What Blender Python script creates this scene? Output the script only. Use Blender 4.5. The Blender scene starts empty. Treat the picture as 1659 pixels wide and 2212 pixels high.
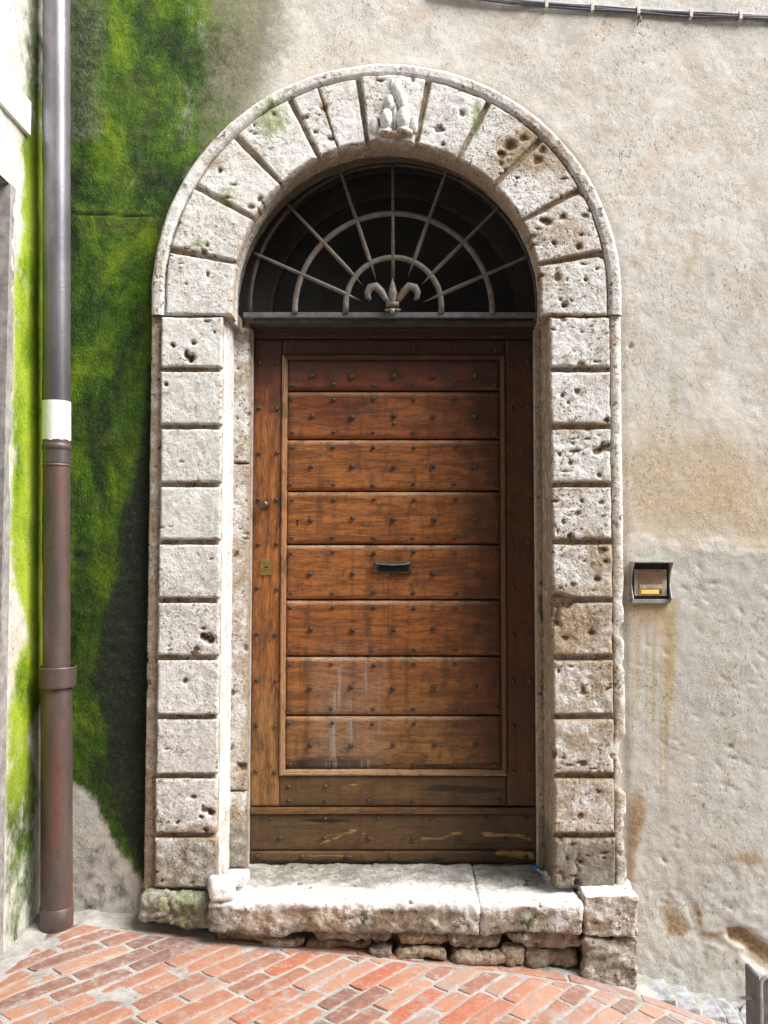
import bpy, math, random
import numpy as np
from mathutils import Vector
random.seed(7)
R = math.radians
sc = bpy.context.scene
C = sc.collection

# ---------------------------------------------------------------- camera, sky, sun, exposure
F, PITCH, CD, CH, PX, PY = 1916.0, R(2.8), 3.83, 1.68, 885.0, 1106.0
cam = bpy.data.objects.new('camera', bpy.data.cameras.new('camera')); C.objects.link(cam)
cam.location = (0, -CD, CH); cam.rotation_euler = (R(90) + PITCH, 0, 0)
cam.data.sensor_fit = 'VERTICAL'; cam.data.sensor_height = 24.0
cam.data.lens = F / 2212 * 24.0; cam.data.shift_x = -(PX - 829.5) / 2212
cam.data.clip_start = 0.05; cam.data.clip_end = 500
sc.camera = cam
SUN = Vector((0.72, -0.37, 0.85)).normalized()
w = bpy.data.worlds.new('World'); sc.world = w; w.use_nodes = True
nt = w.node_tree; bg = nt.nodes['Background']
sky = nt.nodes.new('ShaderNodeTexSky'); sky.sky_type = 'NISHITA'; sky.sun_disc = False
sky.sun_elevation = math.asin(SUN.z); sky.sun_rotation = math.atan2(SUN.x, SUN.y)
sky.air_density = 1.0; sky.dust_density = 4.0; sky.ozone_density = 1.0
nt.links.new(sky.outputs[0], bg.inputs[0]); bg.inputs[1].default_value = 0.06
sun = bpy.data.objects.new('sun', bpy.data.lights.new('sun', 'SUN')); C.objects.link(sun)
sun.data.energy = 3.9; sun.data.angle = R(42); sun.data.color = (1.0, 0.98, 0.95)
sun.rotation_euler = SUN.to_track_quat('Z', 'Y').to_euler(); sun.location = (3, -3, 5)
sc.view_settings.view_transform = 'Standard'; sc.view_settings.look = 'None'
sc.view_settings.gamma = 1.0; sc.view_settings.exposure = 1.22
try: sc.view_settings.use_curve_mapping = False
except Exception: pass

# ---------------------------------------------------------------- measuring helpers
def W(u, v, y=0.0):          # where a measured direction meets the plane at depth y
    xr = (u - PX) / F; yr = (PY - v) / F
    t = (y + CD) / (math.cos(PITCH) - yr * math.sin(PITCH))
    return xr * t, CH + (math.sin(PITCH) + yr * math.cos(PITCH)) * t
def P(x, y, z):              # survey coordinates of a point (used to lay out stains on the walls)
    dy = y + CD; dz = z - CH
    dep = dy * math.cos(PITCH) + dz * math.sin(PITCH); up = -dy * math.sin(PITCH) + dz * math.cos(PITCH)
    return PX + F * x / dep, PY - F * up / dep

# ---------------------------------------------------------------- numpy noise
def _h(ix, iy, iz, seed):
    h = (ix.astype(np.int64) * 374761393 + iy.astype(np.int64) * 668265263 + iz.astype(np.int64) * 2147483647 + seed * 974634777) & 0xffffffff
    h = ((h ^ (h >> 13)) * 1274126177) & 0xffffffff
    h = ((h ^ (h >> 16)) * 2246822519) & 0xffffffff
    return ((h ^ (h >> 15)) & 0xffffff) / float(0xffffff)
def vn(p, seed=0):
    i = np.floor(p).astype(np.int64); f = p - i; f = f * f * (3 - 2 * f)
    r = 0
    for a in (0, 1):
        for b in (0, 1):
            for c in (0, 1):
                wt = (f[:, 0] if a else 1 - f[:, 0]) * (f[:, 1] if b else 1 - f[:, 1]) * (f[:, 2] if c else 1 - f[:, 2])
                r = r + wt * _h(i[:, 0] + a, i[:, 1] + b, i[:, 2] + c, seed)
    return r * 2 - 1
def fbm(p, seed=0, o=4, rough=.5):
    r = 0; a = 1; t = 0
    for k in range(o):
        r = r + a * vn(p * (2.03 ** k) + 17.3 * k, seed + k); t += a; a *= rough
    return r / t
def sst(a, b, x): 
    t = np.clip((x - a) / (b - a), 0, 1); return t * t * (3 - 2 * t)
def pit_field(x, z, dens, rmin, rmax, seed, region):
    """scattered holes: returns depth field 0..1"""
    rs = np.random.RandomState(seed); x0, x1, z0, z1 = region
    n = int(dens * (x1 - x0) * (z1 - z0)); out = np.zeros_like(x)
    cx = rs.uniform(x0, x1, n); cz = rs.uniform(z0, z1, n); rr = rmin + (rmax - rmin) * rs.rand(n) ** 5.5
    el = rs.uniform(.75, 2.0, n)
    pw = np.stack([x, x * 0 + seed, z], 1); x = x + .0045 * fbm(pw * 110, seed + 2, 2); z = z + .0045 * fbm(pw * 110, seed + 3, 2)
    cl = vn(np.stack([cx * 9, cx * 0 + seed, cz * 9], 1), seed + 1)
    for k in range(n):
        if cl[k] < rs.uniform(-.5, .45): continue
        d = ((x - cx[k]) / (rr[k] * el[k])) ** 2 + ((z - cz[k]) / (rr[k] / el[k])) ** 2
        m = d < 4
        if m.any(): out[m] = np.maximum(out[m], np.exp(-d[m] ** 2 * .9) * min(1, rr[k] / .007))
    return out

# ---------------------------------------------------------------- object helpers
def props(o, label=None, cat=None, group=None, kind=None):
    if label: o['label'] = label
    if cat: o['category'] = cat
    if group: o['group'] = group
    if kind: o['kind'] = kind
    return o
def thing(name, label, cat, loc=(0, 0, 0), group=None):
    o = bpy.data.objects.new(name, None); C.objects.link(o); o.location = loc; o.empty_display_size = .1
    return props(o, label, cat, group)
def wloc(o):
    v = Vector((0, 0, 0))
    while o: v = v + o.location; o = o.parent
    return v
def mk(name, verts, faces, m, parent=None, attrs=None, smooth=True, loc=None):
    """one mesh object from world-space vertices; `loc` gives it its own origin"""
    V = np.asarray(verts, dtype=np.float64).reshape(-1, 3)
    me = bpy.data.meshes.new(name)
    org = Vector(loc) if loc is not None else (wloc(parent) if parent else Vector((0, 0, 0)))
    V = V - np.array(org)
    if isinstance(faces, np.ndarray):
        nf, k = faces.shape
        me.vertices.add(len(V)); me.vertices.foreach_set('co', V.ravel())
        me.loops.add(nf * k); me.loops.foreach_set('vertex_index', faces.ravel().astype(np.int32))
        me.polygons.add(nf); me.polygons.foreach_set('loop_start', (np.arange(nf) * k).astype(np.int32))
        me.polygons.foreach_set('loop_total', np.full(nf, k, np.int32)); me.update(calc_edges=True)
    else:
        me.from_pydata([tuple(v) for v in V], [], faces); me.update()
    me.validate()
    for k, a in (attrs or {}).items():
        at = me.attributes.new(k, 'FLOAT', 'POINT'); at.data.foreach_set('value', np.asarray(a, dtype=np.float32))
    if smooth:
        me.polygons.foreach_set('use_smooth', [True] * len(me.polygons))
    me.materials.append(m)
    o = bpy.data.objects.new(name, me); C.objects.link(o)
    if parent: o.parent = parent; o.location = org - wloc(parent)
    else: o.location = org
    return o
def gridfaces(n, m, flip=False, keep=None, base=0):
    i, j = np.meshgrid(np.arange(n - 1), np.arange(m - 1), indexing='ij')
    a = (i * m + j).ravel() + base
    f = np.stack([a, a + m, a + m + 1, a + 1], 1)
    if flip: f = f[:, ::-1]
    if keep is not None: f = f[keep.ravel()]
    return np.ascontiguousarray(f)
class MB:
    """collects simple solids into one mesh"""
    def __init__(s): s.v = []; s.f = []
    def add(s, vs, fs):
        b = len(s.v); s.v += [tuple(v) for v in vs]; s.f += [tuple(i + b for i in f) for f in fs]; return s
    def box(s, x0, x1, y0, y1, z0, z1, bev=0.0):
        if bev <= 0:
            v = [(x, y, z) for x in (x0, x1) for y in (y0, y1) for z in (z0, z1)]
            return s.add(v, [(0, 1, 3, 2), (4, 6, 7, 5), (0, 4, 5, 1), (2, 3, 7, 6), (0, 2, 6, 4), (1, 5, 7, 3)])
        hs = Vector(((x1 - x0) / 2, (y1 - y0) / 2, (z1 - z0) / 2)); c = Vector(((x0 + x1) / 2, (y0 + y1) / 2, (z0 + z1) / 2))
        import bmesh
        bm = bmesh.new(); bmesh.ops.create_cube(bm, size=2)
        for q in bm.verts: q.co = Vector((q.co.x * hs.x, q.co.y * hs.y, q.co.z * hs.z)) + c
        bmesh.ops.bevel(bm, geom=list(bm.edges), offset=bev, segments=2, profile=.6, affect='EDGES')
        bm.verts.index_update(); s.add([q.co[:] for q in bm.verts], [[q.index for q in f.verts] for f in bm.faces]); bm.free(); return s
    def tube(s, pts, rad, seg=10, flat=1.0, cap=True):
        pts = [Vector(p) for p in pts]; n = len(pts)
        rad = rad if hasattr(rad, '__len__') else [rad] * n
        vs = []; ref = Vector((0, 1, 0))
        for i, p in enumerate(pts):
            d = (pts[min(i + 1, n - 1)] - pts[max(i - 1, 0)]).normalized()
            a = ref - d * ref.dot(d)
            if a.length < 1e-4: a = Vector((1, 0, 0)) - d * d.x
            a.normalize(); b = d.cross(a)
            for k in range(seg):
                t = 2 * math.pi * k / seg
                vs.append(p + a * (math.cos(t) * rad[i] * flat) + b * (math.sin(t) * rad[i]))
        fs = [(i * seg + k, i * seg + (k + 1) % seg, (i + 1) * seg + (k + 1) % seg, (i + 1) * seg + k) for i in range(n - 1) for k in range(seg)]
        if cap: fs += [tuple(range(seg))[::-1], tuple((n - 1) * seg + k for k in range(seg))]
        return s.add(vs, fs)
    def lathe(s, prof, org, axis='z', seg=24, cap=True):
        vs = []
        for r, h in prof:
            for k in range(seg):
                t = 2 * math.pi * k / seg; c, q = r * math.cos(t), r * math.sin(t)
                vs.append((org[0] + c, org[1] + q, org[2] + h) if axis == 'z' else (org[0] + c, org[1] - h, org[2] + q))
        n = len(prof)
        fs = [(i * seg + k, i * seg + (k + 1) % seg, (i + 1) * seg + (k + 1) % seg, (i + 1) * seg + k) for i in range(n - 1) for k in range(seg)]
        if cap: fs += [tuple(range(seg))[::-1], tuple((n - 1) * seg + k for k in range(seg))]
        return s.add(vs, fs)
    def ellip(s, c, r, seg=16, rings=10, noise=0, seed=0):
        vs = []; 
        for i in range(rings + 1):
            ph = math.pi * i / rings
            for k in range(seg):
                t = 2 * math.pi * k / seg
                vs.append([c[0] + r[0] * math.sin(ph) * math.cos(t), c[1] + r[1] * math.sin(ph) * math.sin(t), c[2] + r[2] * math.cos(ph)])
        if noise:
            a = np.array(vs); d = fbm(a * 40, seed, 3); a = np.array(c) + (a - np.array(c)) * (1 + noise * d)[:, None]; vs = a.tolist()
        fs = [(i * seg + k, (i + 1) * seg + k, (i + 1) * seg + (k + 1) % seg, i * seg + (k + 1) % seg) for i in range(rings) for k in range(seg)]
        return s.add(vs, fs)
    def build(s, name, m, parent=None, smooth=False, loc=None): 
        o = mk(name, s.v, s.f, m, parent, smooth=smooth, loc=loc); return o

# ---------------------------------------------------------------- material helpers
class G:
    def __init__(s, name):
        s.m = bpy.data.materials.new(name); s.m.use_nodes = True; s.t = s.m.node_tree
        s.b = s.t.nodes['Principled BSDF']; s._p = None
    def n(s, typ, **kw):
        x = s.t.nodes.new(typ)
        for k, v in kw.items(): setattr(x, k, v)
        return x
    def put(s, sock, v):
        if isinstance(v, bpy.types.NodeSocket): s.t.links.new(v, sock)
        elif v is not None:
            if hasattr(sock.default_value, '__len__') and hasattr(v, '__len__') and len(v) == 3 and len(sock.default_value) == 4: v = (*v, 1)
            sock.default_value = v
    @property
    def pos(s):
        if s._p is None: s._p = s.n('ShaderNodeNewGeometry').outputs['Position']
        return s._p
    def mapv(s, scale=(1, 1, 1), loc=(0, 0, 0), rot=(0, 0, 0), vec=None):
        x = s.n('ShaderNodeMapping'); s.put(x.inputs[0], vec or s.pos); x.inputs[1].default_value = loc; x.inputs[2].default_value = rot; x.inputs[3].default_value = scale; return x.outputs[0]
    def noise(s, scale, detail=4, rough=.55, vec=None, dist=0):
        x = s.n('ShaderNodeTexNoise'); s.put(x.inputs['Vector'], vec or s.pos); x.inputs['Scale'].default_value = scale
        x.inputs['Detail'].default_value = detail; x.inputs['Roughness'].default_value = rough; x.inputs['Distortion'].default_value = dist; return x.outputs[0]
    def vor(s, scale, vec=None, feat='F1', rnd=1.0):
        x = s.n('ShaderNodeTexVoronoi', feature=feat); s.put(x.inputs['Vector'], vec or s.pos); x.inputs['Scale'].default_value = scale; x.inputs['Randomness'].default_value = rnd; return x.outputs[0]
    def attr(s, name):
        x = s.n('ShaderNodeAttribute'); x.attribute_name = name; return x.outputs['Fac']
    def ma(s, op, a, b=None, c=None, clamp=False):
        x = s.n('ShaderNodeMath', operation=op); x.use_clamp = clamp; s.put(x.inputs[0], a)
        if b is not None: s.put(x.inputs[1], b)
        if c is not None: s.put(x.inputs[2], c)
        return x.outputs[0]
    def mr(s, v, a, b, c=0.0, d=1.0, sm=True):
        x = s.n('ShaderNodeMapRange'); x.interpolation_type = 'SMOOTHSTEP' if sm else 'LINEAR'
        s.put(x.inputs[0], v)
        for i, q in enumerate((a, b, c, d)): s.put(x.inputs[i + 1], q)
        return x.outputs[0]
    def mix(s, f, a, b, mode='MIX'):
        x = s.n('ShaderNodeMix', data_type='RGBA', blend_type=mode); s.put(x.inputs[0], f); s.put(x.inputs[6], a); s.put(x.inputs[7], b); return x.outputs[2]
    def ramp(s, f, stops):
        x = s.n('ShaderNodeValToRGB'); s.put(x.inputs[0], f); e = x.color_ramp.elements
        while len(e) < len(stops): e.new(.5)
        for q, (p, c) in zip(e, stops): q.position = p; q.color = (*c, 1)
        return x.outputs[0]
    def bump(s, h, dist, strength=1.0, nrm=None):
        x = s.n('ShaderNodeBump'); s.put(x.inputs['Height'], h); x.inputs['Distance'].default_value = dist; s.put(x.inputs['Strength'], strength)
        if nrm: s.put(x.inputs['Normal'], nrm)
        return x.outputs[0]
    def xyz(s):
        x = s.n('ShaderNodeSeparateXYZ'); s.put(x.inputs[0], s.pos); return x.outputs
    def done(s, col, rough=.85, nrm=None, metal=0, spec=.35):
        s.put(s.b.inputs['Base Color'], col); s.put(s.b.inputs['Roughness'], rough); s.put(s.b.inputs['Metallic'], metal); s.b.inputs['Specular IOR Level'].default_value = spec
        if nrm: s.put(s.b.inputs['Normal'], nrm)
        return s.m

def mat_plaster():
    g = G('old_plaster')
    n1 = g.noise(1.7, 5, .6); n2 = g.noise(9, 6, .68); n3 = g.noise(60, 5, .75); n4 = g.noise(260, 2, .6); n0 = g.noise(3.4, 6, .62, dist=.4)
    def msk(name, noise, amp, lo, hi): return g.mr(g.ma('ADD', g.attr(name), g.ma('MULTIPLY', g.ma('SUBTRACT', noise, .5), amp)), lo, hi)
    mixn = g.ma('ADD', g.ma('MULTIPLY', n0, .5), g.ma('MULTIPLY', n2, .5))
    fine = g.ma('ADD', g.ma('MULTIPLY', n2, .45), g.ma('MULTIPLY', n3, .55))
    col = g.mix(g.mr(n0, .36, .66), (.72, .70, .655), (.63, .61, .565))
    col = g.mix(g.mr(n2, .45, .7, 0, .7), col, (.78, .765, .73))
    col = g.mix(g.ma('MULTIPLY', g.mr(g.noise(4.1, 6, .7, dist=.6), .47, .60), .5), col, (.58, .47, .37))
    col = g.mix(g.ma('MULTIPLY', g.mr(g.noise(6.3, 6, .75, dist=.3), .49, .62), .5), col, (.47, .45, .415))
    col = g.mix(g.ma('MULTIPLY', msk('ochre', fine, 1.5, .15, .95), .7), col, g.mix(g.mr(n3, .4, .6), (.44, .30, .15), (.58, .46, .29)))
    col = g.mix(g.ma('MULTIPLY', msk('grey', mixn, .8, .25, .85), .75), col, g.mix(g.mr(n2, .35, .65), (.57, .57, .54), (.47, .47, .43)))
    col = g.mix(g.ma('MULTIPLY', msk('faint', n3, .5, .2, 1.1), .6), col, (.36, .37, .16))
    col = g.mix(g.ma('MULTIPLY', msk('rust', fine, 1.6, .3, .9), .85), col, g.mix(g.mr(n3, .38, .62), (.22, .115, .035), (.47, .31, .14)))
    col = g.mix(g.ma('MULTIPLY', msk('drip', n3, .6, .1, 1.0), .7), col, (.46, .33, .13))
    pore = g.mr(g.noise(85, 3, .75, vec=g.mapv((1, 1, .55), rot=(0, .5, 0))), .575, .635)
    patch = g.mr(g.noise(2.6, 4, .65), .40, .62, .12, 1)
    col = g.mix(g.ma('MULTIPLY', g.ma('MULTIPLY', pore, patch), .75), col, (.17, .13, .08))
    vein = g.mr(g.ma('ABSOLUTE', g.ma('SUBTRACT', g.noise(13, 5, .7, dist=1.0), .5)), .0, .012, 1, 0)
    col = g.mix(g.ma('MULTIPLY', g.ma('MULTIPLY', vein, g.mr(g.noise(2.9, 3, .6), .46, .58)), .5), col, (.22, .17, .12))
    col = g.mix(g.mr(n4, .4, .65, 0, .25), col, (.30, .27, .22))
    ol = msk('olive', fine, 1.7, .28, 1.0)
    col = g.mix(g.ma('MULTIPLY', ol, .85), col, g.mix(g.mr(fine, .38, .62), (.075, .08, .025), (.22, .205, .12)))
    stretch = g.noise(24, 6, .78, vec=g.mapv((1, 1, .5)))
    mo = msk('moss', g.ma('ADD', g.ma('MULTIPLY', stretch, .5), g.ma('MULTIPLY', n2, .5)), 2.4, .12, .85)
    mn = g.ma('ADD', g.ma('ADD', g.ma('MULTIPLY', g.noise(3.6, 5, .6, dist=.5, vec=g.mapv((1.4, 1, .7))), .70), g.ma('MULTIPLY', g.noise(90, 3, .8), .30)), g.ma('MULTIPLY', stretch, .2))
    mcol = g.ramp(mn, [(.50, (.008, .022, .001)), (.57, (.028, .074, .001)), (.63, (.065, .145, .001)), (.72, (.17, .26, .002))])
    mcol = g.mix(g.mr(g.noise(6.5, 5, .7), .52, .68, 0, .6), mcol, g.mix(g.mr(n3, .4, .6), (.06, .075, .008), (.13, .15, .025)))
    mcol = g.mix(g.attr('bright'), mcol, g.ramp(mn, [(.44, (.08, .18, .003)), (.55, (.28, .42, .006)), (.68, (.50, .62, .05))]))
    col = g.mix(mo, col, mcol)
    col = g.mix(g.ma('MULTIPLY', msk('greygreen', fine, 1.3, .25, 1.05), .85), col, g.mix(g.mr(fine, .4, .62), (.055, .075, .03), (.19, .21, .13)))
    col = g.mix(g.ma('MULTIPLY', msk('lichen', g.noise(38, 4, .7), 1.6, .35, .9), .8), col, (.34, .38, .19))
    dk = msk('dark', g.ma('ADD', g.ma('MULTIPLY', stretch, .6), g.ma('MULTIPLY', n2, .4)), 1.9, .2, .85)
    dcol = g.mix(g.mr(g.noise(45, 4, .75), .52, .70), (.017, .02, .017), (.035, .065, .008))
    col = g.mix(g.ma('MULTIPLY', dk, .94), col, dcol)
    glint = g.ma('MULTIPLY', g.mr(g.noise(330, 1, .5), .70, .76), mo)
    col = g.mix(g.ma('MULTIPLY', glint, .35), col, (.45, .5, .3))
    nrm = g.bump(g.noise(22, 6, .75), .0055, g.mr(n0, .35, .65, .25, 1))
    nrm = g.bump(g.noise(120, 3, .7), .0022, g.mr(n2, .35, .65, .15, .9), nrm)
    nrm = g.bump(pore, .004, g.ma('MULTIPLY', patch, -.8), nrm)
    nrm = g.bump(g.noise(110, 4, .8, vec=g.mapv((1, 1, .6), rot=(0, .6, 0))), .010, g.ma('MULTIPLY', mo, 1.0), nrm)
    return g.done(col, .78, nrm, spec=.3)

def mat_stone():
    g = G('travertine')
    n1 = g.noise(5, 4, .6); n2 = g.noise(22, 5, .65); n3 = g.noise(90, 4, .75)
    col = g.mix(g.mr(n1, .35, .68), (.82, .82, .81), (.71, .705, .69))
    col = g.mix(g.mr(n2, .5, .72, 0, .6), col, (.87, .865, .86))
    col = g.mix(g.mr(g.noise(15, 5, .75), .5, .66, 0, .65), col, (.50, .485, .46))
    col = g.mix(g.mr(g.noise(5.5, 5, .75, dist=.5), .55, .68, 0, .4), col, (.42, .38, .31))
    br = g.attr('brown')
    bm_ = g.mr(g.ma('ADD', br, g.ma('MULTIPLY', g.ma('SUBTRACT', g.ma('ADD', g.ma('MULTIPLY', n2, .6), g.ma('MULTIPLY', n3, .4)), .5), 3.2)), .28, 1.0)
    bcol = g.mix(g.mr(n3, .35, .65), (.22, .135, .065), (.48, .35, .21))
    col = g.mix(g.ma('MULTIPLY', bm_, .85), col, bcol)
    sm = g.mr(g.ma('ADD', g.attr('soot'), g.ma('MULTIPLY', g.ma('SUBTRACT', n2, .5), .8)), .3, .9)
    col = g.mix(g.ma('MULTIPLY', sm, .8), col, g.mix(g.mr(n3, .4, .6), (.10, .085, .06), (.2, .175, .13)))
    spk = g.mr(g.noise(55, 4, .7), .555, .60)
    big = g.mr(g.noise(7, 4, .65), .42, .56, .1, 1)
    col = g.mix(g.ma('MULTIPLY', g.ma('MULTIPLY', spk, big), g.mr(br, -.05, .35, .35, .9)), col, (.14, .095, .055))
    spk2 = g.mr(g.noise(130, 3, .7), .56, .62)
    col = g.mix(g.ma('MULTIPLY', spk2, .5), col, (.22, .19, .15))
    pt = g.mr(g.ma('ADD', g.attr('pit'), g.ma('MULTIPLY', g.ma('SUBTRACT', n3, .5), .6)), .3, .95)
    col = g.mix(g.ma('MULTIPLY', pt, .9), col, g.mix(n2, (.09, .055, .025), (.17, .11, .055)))
    mo = g.mr(g.ma('ADD', g.attr('moss'), g.ma('MULTIPLY', g.ma('SUBTRACT', g.noise(45, 4, .75), .5), 1.5)), .34, .75)
    col = g.mix(g.ma('MULTIPLY', mo, .75), col, g.mix(g.mr(n3, .4, .6), (.12, .17, .02), (.34, .40, .16)))
    rgh = g.mr(br, -.05, .4, .4, 1.0)
    nrm = g.bump(n2, .012, rgh); nrm = g.bump(n3, .006, rgh, nrm)
    nrm = g.bump(g.ma('ADD', spk, spk2), .005, g.ma('MULTIPLY', rgh, -.9), nrm)
    return g.done(col, .82, nrm, spec=.3)

def mat_wood(name, vertical=False, kick=False, dk=1.0):
    g = G(name)
    st = (5, 5, .55) if vertical else (.55, 5, 5)
    gr = g.noise(9, 6, .65, vec=g.mapv(st), dist=.8)
    gr2 = g.noise(45, 4, .7, vec=g.mapv(st))
    z = g.xyz()[2]; x = g.xyz()[0]
    n = g.noise(2.2, 4, .6); n5 = g.noise(7, 4, .65)
    zz = g.ma('ADD', z, g.ma('MULTIPLY', g.ma('SUBTRACT', n, .5), .9))
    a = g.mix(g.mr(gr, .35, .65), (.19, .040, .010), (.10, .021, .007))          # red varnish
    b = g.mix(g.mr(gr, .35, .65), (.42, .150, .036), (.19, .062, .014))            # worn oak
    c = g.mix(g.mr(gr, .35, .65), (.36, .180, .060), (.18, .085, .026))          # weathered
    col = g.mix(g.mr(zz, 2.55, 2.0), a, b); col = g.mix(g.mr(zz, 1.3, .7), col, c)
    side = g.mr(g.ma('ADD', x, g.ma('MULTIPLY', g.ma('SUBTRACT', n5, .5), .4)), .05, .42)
    col = g.mix(g.ma('MULTIPLY', side, .88), col, g.mix(g.mr(n5, .4, .6), (.07, .022, .006), (.035, .014, .005)))  # recess shade and grime darken the right side, painted into the wood
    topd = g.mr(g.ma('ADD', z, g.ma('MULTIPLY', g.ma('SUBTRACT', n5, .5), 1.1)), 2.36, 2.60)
    col = g.mix(g.ma('MULTIPLY', topd, .72), col, (.035, .016, .011))  # top shade under the arch put into the colour, over darker varnish
    if kick:
        col = g.mix(.75, col, g.mix(g.mr(n5, .4, .62), (.05, .03, .015), (.10, .058, .022)))
        green = g.mr(g.noise(6, 4, .6), .52, .68)
        col = g.mix(g.ma('MULTIPLY', green, .3), col, (.06, .055, .018))
    dirt = g.mr(g.noise(14, 6, .75, vec=g.mapv((1, 1, .5))), .50, .64)
    sk = g.mr(g.noise(26, 4, .65, vec=g.mapv((1, 1, .07))), .54, .66)
    col = g.mix(g.ma('MULTIPLY', sk, .4), col, (.06, .028, .01))
    col = g.mix(g.ma('MULTIPLY', g.attr('lit_wear'), .85), col, (.52, .34, .20))  # pale top edges: wear plus caught light, painted on
    col = g.mix(g.mr(g.ma('ADD', g.attr('rot'), g.ma('MULTIPLY', g.ma('SUBTRACT', gr, .5), 1.4)), .3, .8), col, (.022, .014, .008))
    col = g.mix(g.mr(g.ma('ADD', g.attr('gold'), g.ma('MULTIPLY', g.ma('SUBTRACT', gr, .5), 2.0)), .45, .7, 0, .85), col, (.40, .24, .08))
    col = g.mix(g.ma('MULTIPLY', dirt, .55), col, (.06, .035, .018))
    # grey runs of whitewash on the lower left
    run = g.mr(g.noise(30, 3, .6, vec=g.mapv((1, 1, .05))), .535, .63)
    rz = g.ma('MULTIPLY', g.mr(z, 1.35, 1.1), g.mr(z, .62, .78)); rx = g.ma('MULTIPLY', g.mr(x, -.50, -.40), g.mr(x, -.05, -.22))
    col = g.mix(g.ma('MULTIPLY', g.ma('ADD', g.ma('MULTIPLY', run, .55), .18), g.ma('MULTIPLY', rz, rx)), col, (.38, .34, .29))
    col = g.mix(g.mr(gr2, .48, .64, 0, .6), col, (.05, .024, .010))
    if dk != 1: col = g.mix(1 - dk, col, (.04, .022, .012))
    nrm = g.bump(gr2, .0022, .7); nrm = g.bump(gr, .004, .5, nrm)
    return g.done(col, g.mr(g.noise(12, 4, .6), .3, .7, .38, .68), nrm, spec=.45)

def mat_iron(name='wrought_iron', base=(.12, .112, .10), rust=.75):
    g = G(name); n = g.noise(26, 5, .7); n2 = g.noise(120, 3, .7)
    col = g.mix(g.mr(n, .35, .7), base, tuple(c * 1.7 for c in base))
    col = g.mix(g.ma('MULTIPLY', g.mr(g.noise(11, 5, .7), .5, .68), rust), col, (.17, .085, .04))
    return g.done(col, .6, g.bump(g.ma('ADD', n, n2), .0015, .6), metal=.25, spec=.5)
def mat_simple(name, col, rough=.6, metal=0, nscale=40, var=.25, bump=.001, spec=.5):
    g = G(name); n = g.noise(nscale, 5, .7)
    c = g.mix(g.mr(n, .3, .7), tuple(q * (1 - var) for q in col), tuple(min(1, q * (1 + var)) for q in col))
    return g.done(c, rough, g.bump(g.noise(nscale * 3, 3, .7), bump, .6), metal, spec)
def mat_pipe(lower):
    g = G('pipe_lower_rusty' if lower else 'pipe_upper_painted'); n = g.noise(7, 5, .65, vec=g.mapv((1, 1, .4))); n2 = g.noise(60, 3, .7)
    if lower:
        col = g.mix(g.mr(n, .35, .65), (.115, .078, .066), (.07, .052, .047)); col = g.mix(g.ma('MULTIPLY', g.mr(g.noise(5, 5, .7, vec=g.mapv((1.8, 1.8, .22))), .50, .62), .7), col, (.15, .06, .035))
        col = g.mix(g.ma('MULTIPLY', g.mr(g.noise(18, 5, .75), .54, .66), .5), col, (.045, .032, .028))
    else:
        z = g.xyz()[2]
        col = g.mix(g.mr(n, .35, .65), (.24, .235, .26), (.15, .145, .16)); col = g.mix(g.mr(z, 3.1, 2.2, 0, .75), col, (.10, .085, .09))
    return g.done(col, .34 if not lower else .48, g.bump(g.ma('ADD', n2, n), .0015, .5), metal=.45 if not lower else .1, spec=.6)
def mat_brick():
    g = G('paving_brick'); t = g.attr('tone'); n = g.noise(30, 5, .7); n2 = g.noise(7, 5, .7); n3 = g.noise(140, 3, .75)
    col = g.ramp(t, [(0.0, (.22, .11, .09)), (.2, (.36, .15, .10)), (.42, (.50, .20, .115)), (.65, (.60, .28, .165)), (.88, (.48, .31, .24)), (1, (.54, .15, .07))])
    col = g.mix(g.mr(n, .38, .7, 0, .5), col, (.58, .35, .25))
    col = g.mix(g.ma('MULTIPLY', g.mr(g.ma('ADD', g.ma('MULTIPLY', n2, .6), g.ma('MULTIPLY', n, .4)), .50, .64), .8), col, (.40, .36, .335))
    col = g.mix(g.ma('MULTIPLY', g.mr(n3, .48, .70), .55), col, (.14, .10, .08))
    col = g.mix(g.ma('MULTIPLY', g.mr(g.noise(18, 5, .78), .55, .64), .6), col, (.52, .50, .47))
    col = g.mix(g.ma('MULTIPLY', g.mr(g.ma('ADD', g.xyz()[0], g.ma('MULTIPLY', g.ma('SUBTRACT', n2, .5), 2.5)), .3, 1.3), .55), col, (.42, .36, .335))
    wet = g.mr(g.noise(2.5, 4, .6), .4, .65, .35, .75)
    col = g.mix(.22, col, (.14, .125, .115))
    return g.done(col, wet, g.bump(n3, .0025, .8, g.bump(n, .005, .7)), spec=.45)
def mat_mortar():
    g = G('paving_mortar'); n = g.noise(12, 5, .7); n3 = g.noise(110, 3, .75)
    col = g.mix(g.mr(n, .35, .68), (.46, .445, .425), (.30, .285, .27)); col = g.mix(g.ma('MULTIPLY', g.mr(n3, .52, .7), .5), col, (.15, .14, .12))
    col = g.mix(g.ma('MULTIPLY', g.mr(g.noise(5, 4, .6), .56, .7), .5), col, (.16, .17, .09))
    return g.done(col, .85, g.bump(n3, .004, .9, g.bump(n, .008, .7)))
M_PL = mat_plaster(); M_ST = mat_stone(); M_BR = mat_brick(); M_MO = mat_mortar()
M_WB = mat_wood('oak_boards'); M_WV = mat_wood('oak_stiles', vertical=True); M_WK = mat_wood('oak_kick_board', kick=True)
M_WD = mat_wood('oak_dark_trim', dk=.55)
M_IR = mat_iron(); M_IG = mat_iron('grey_iron_bar', (.10, .105, .11), .25); M_NAIL = mat_iron('nail_iron', (.045, .036, .03), .5)

def attrs0(n, **kw):
    d = {}
    for k, v in kw.items(): d[k] = np.broadcast_to(np.asarray(v, dtype=np.float32), (n,))
    return d

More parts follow.
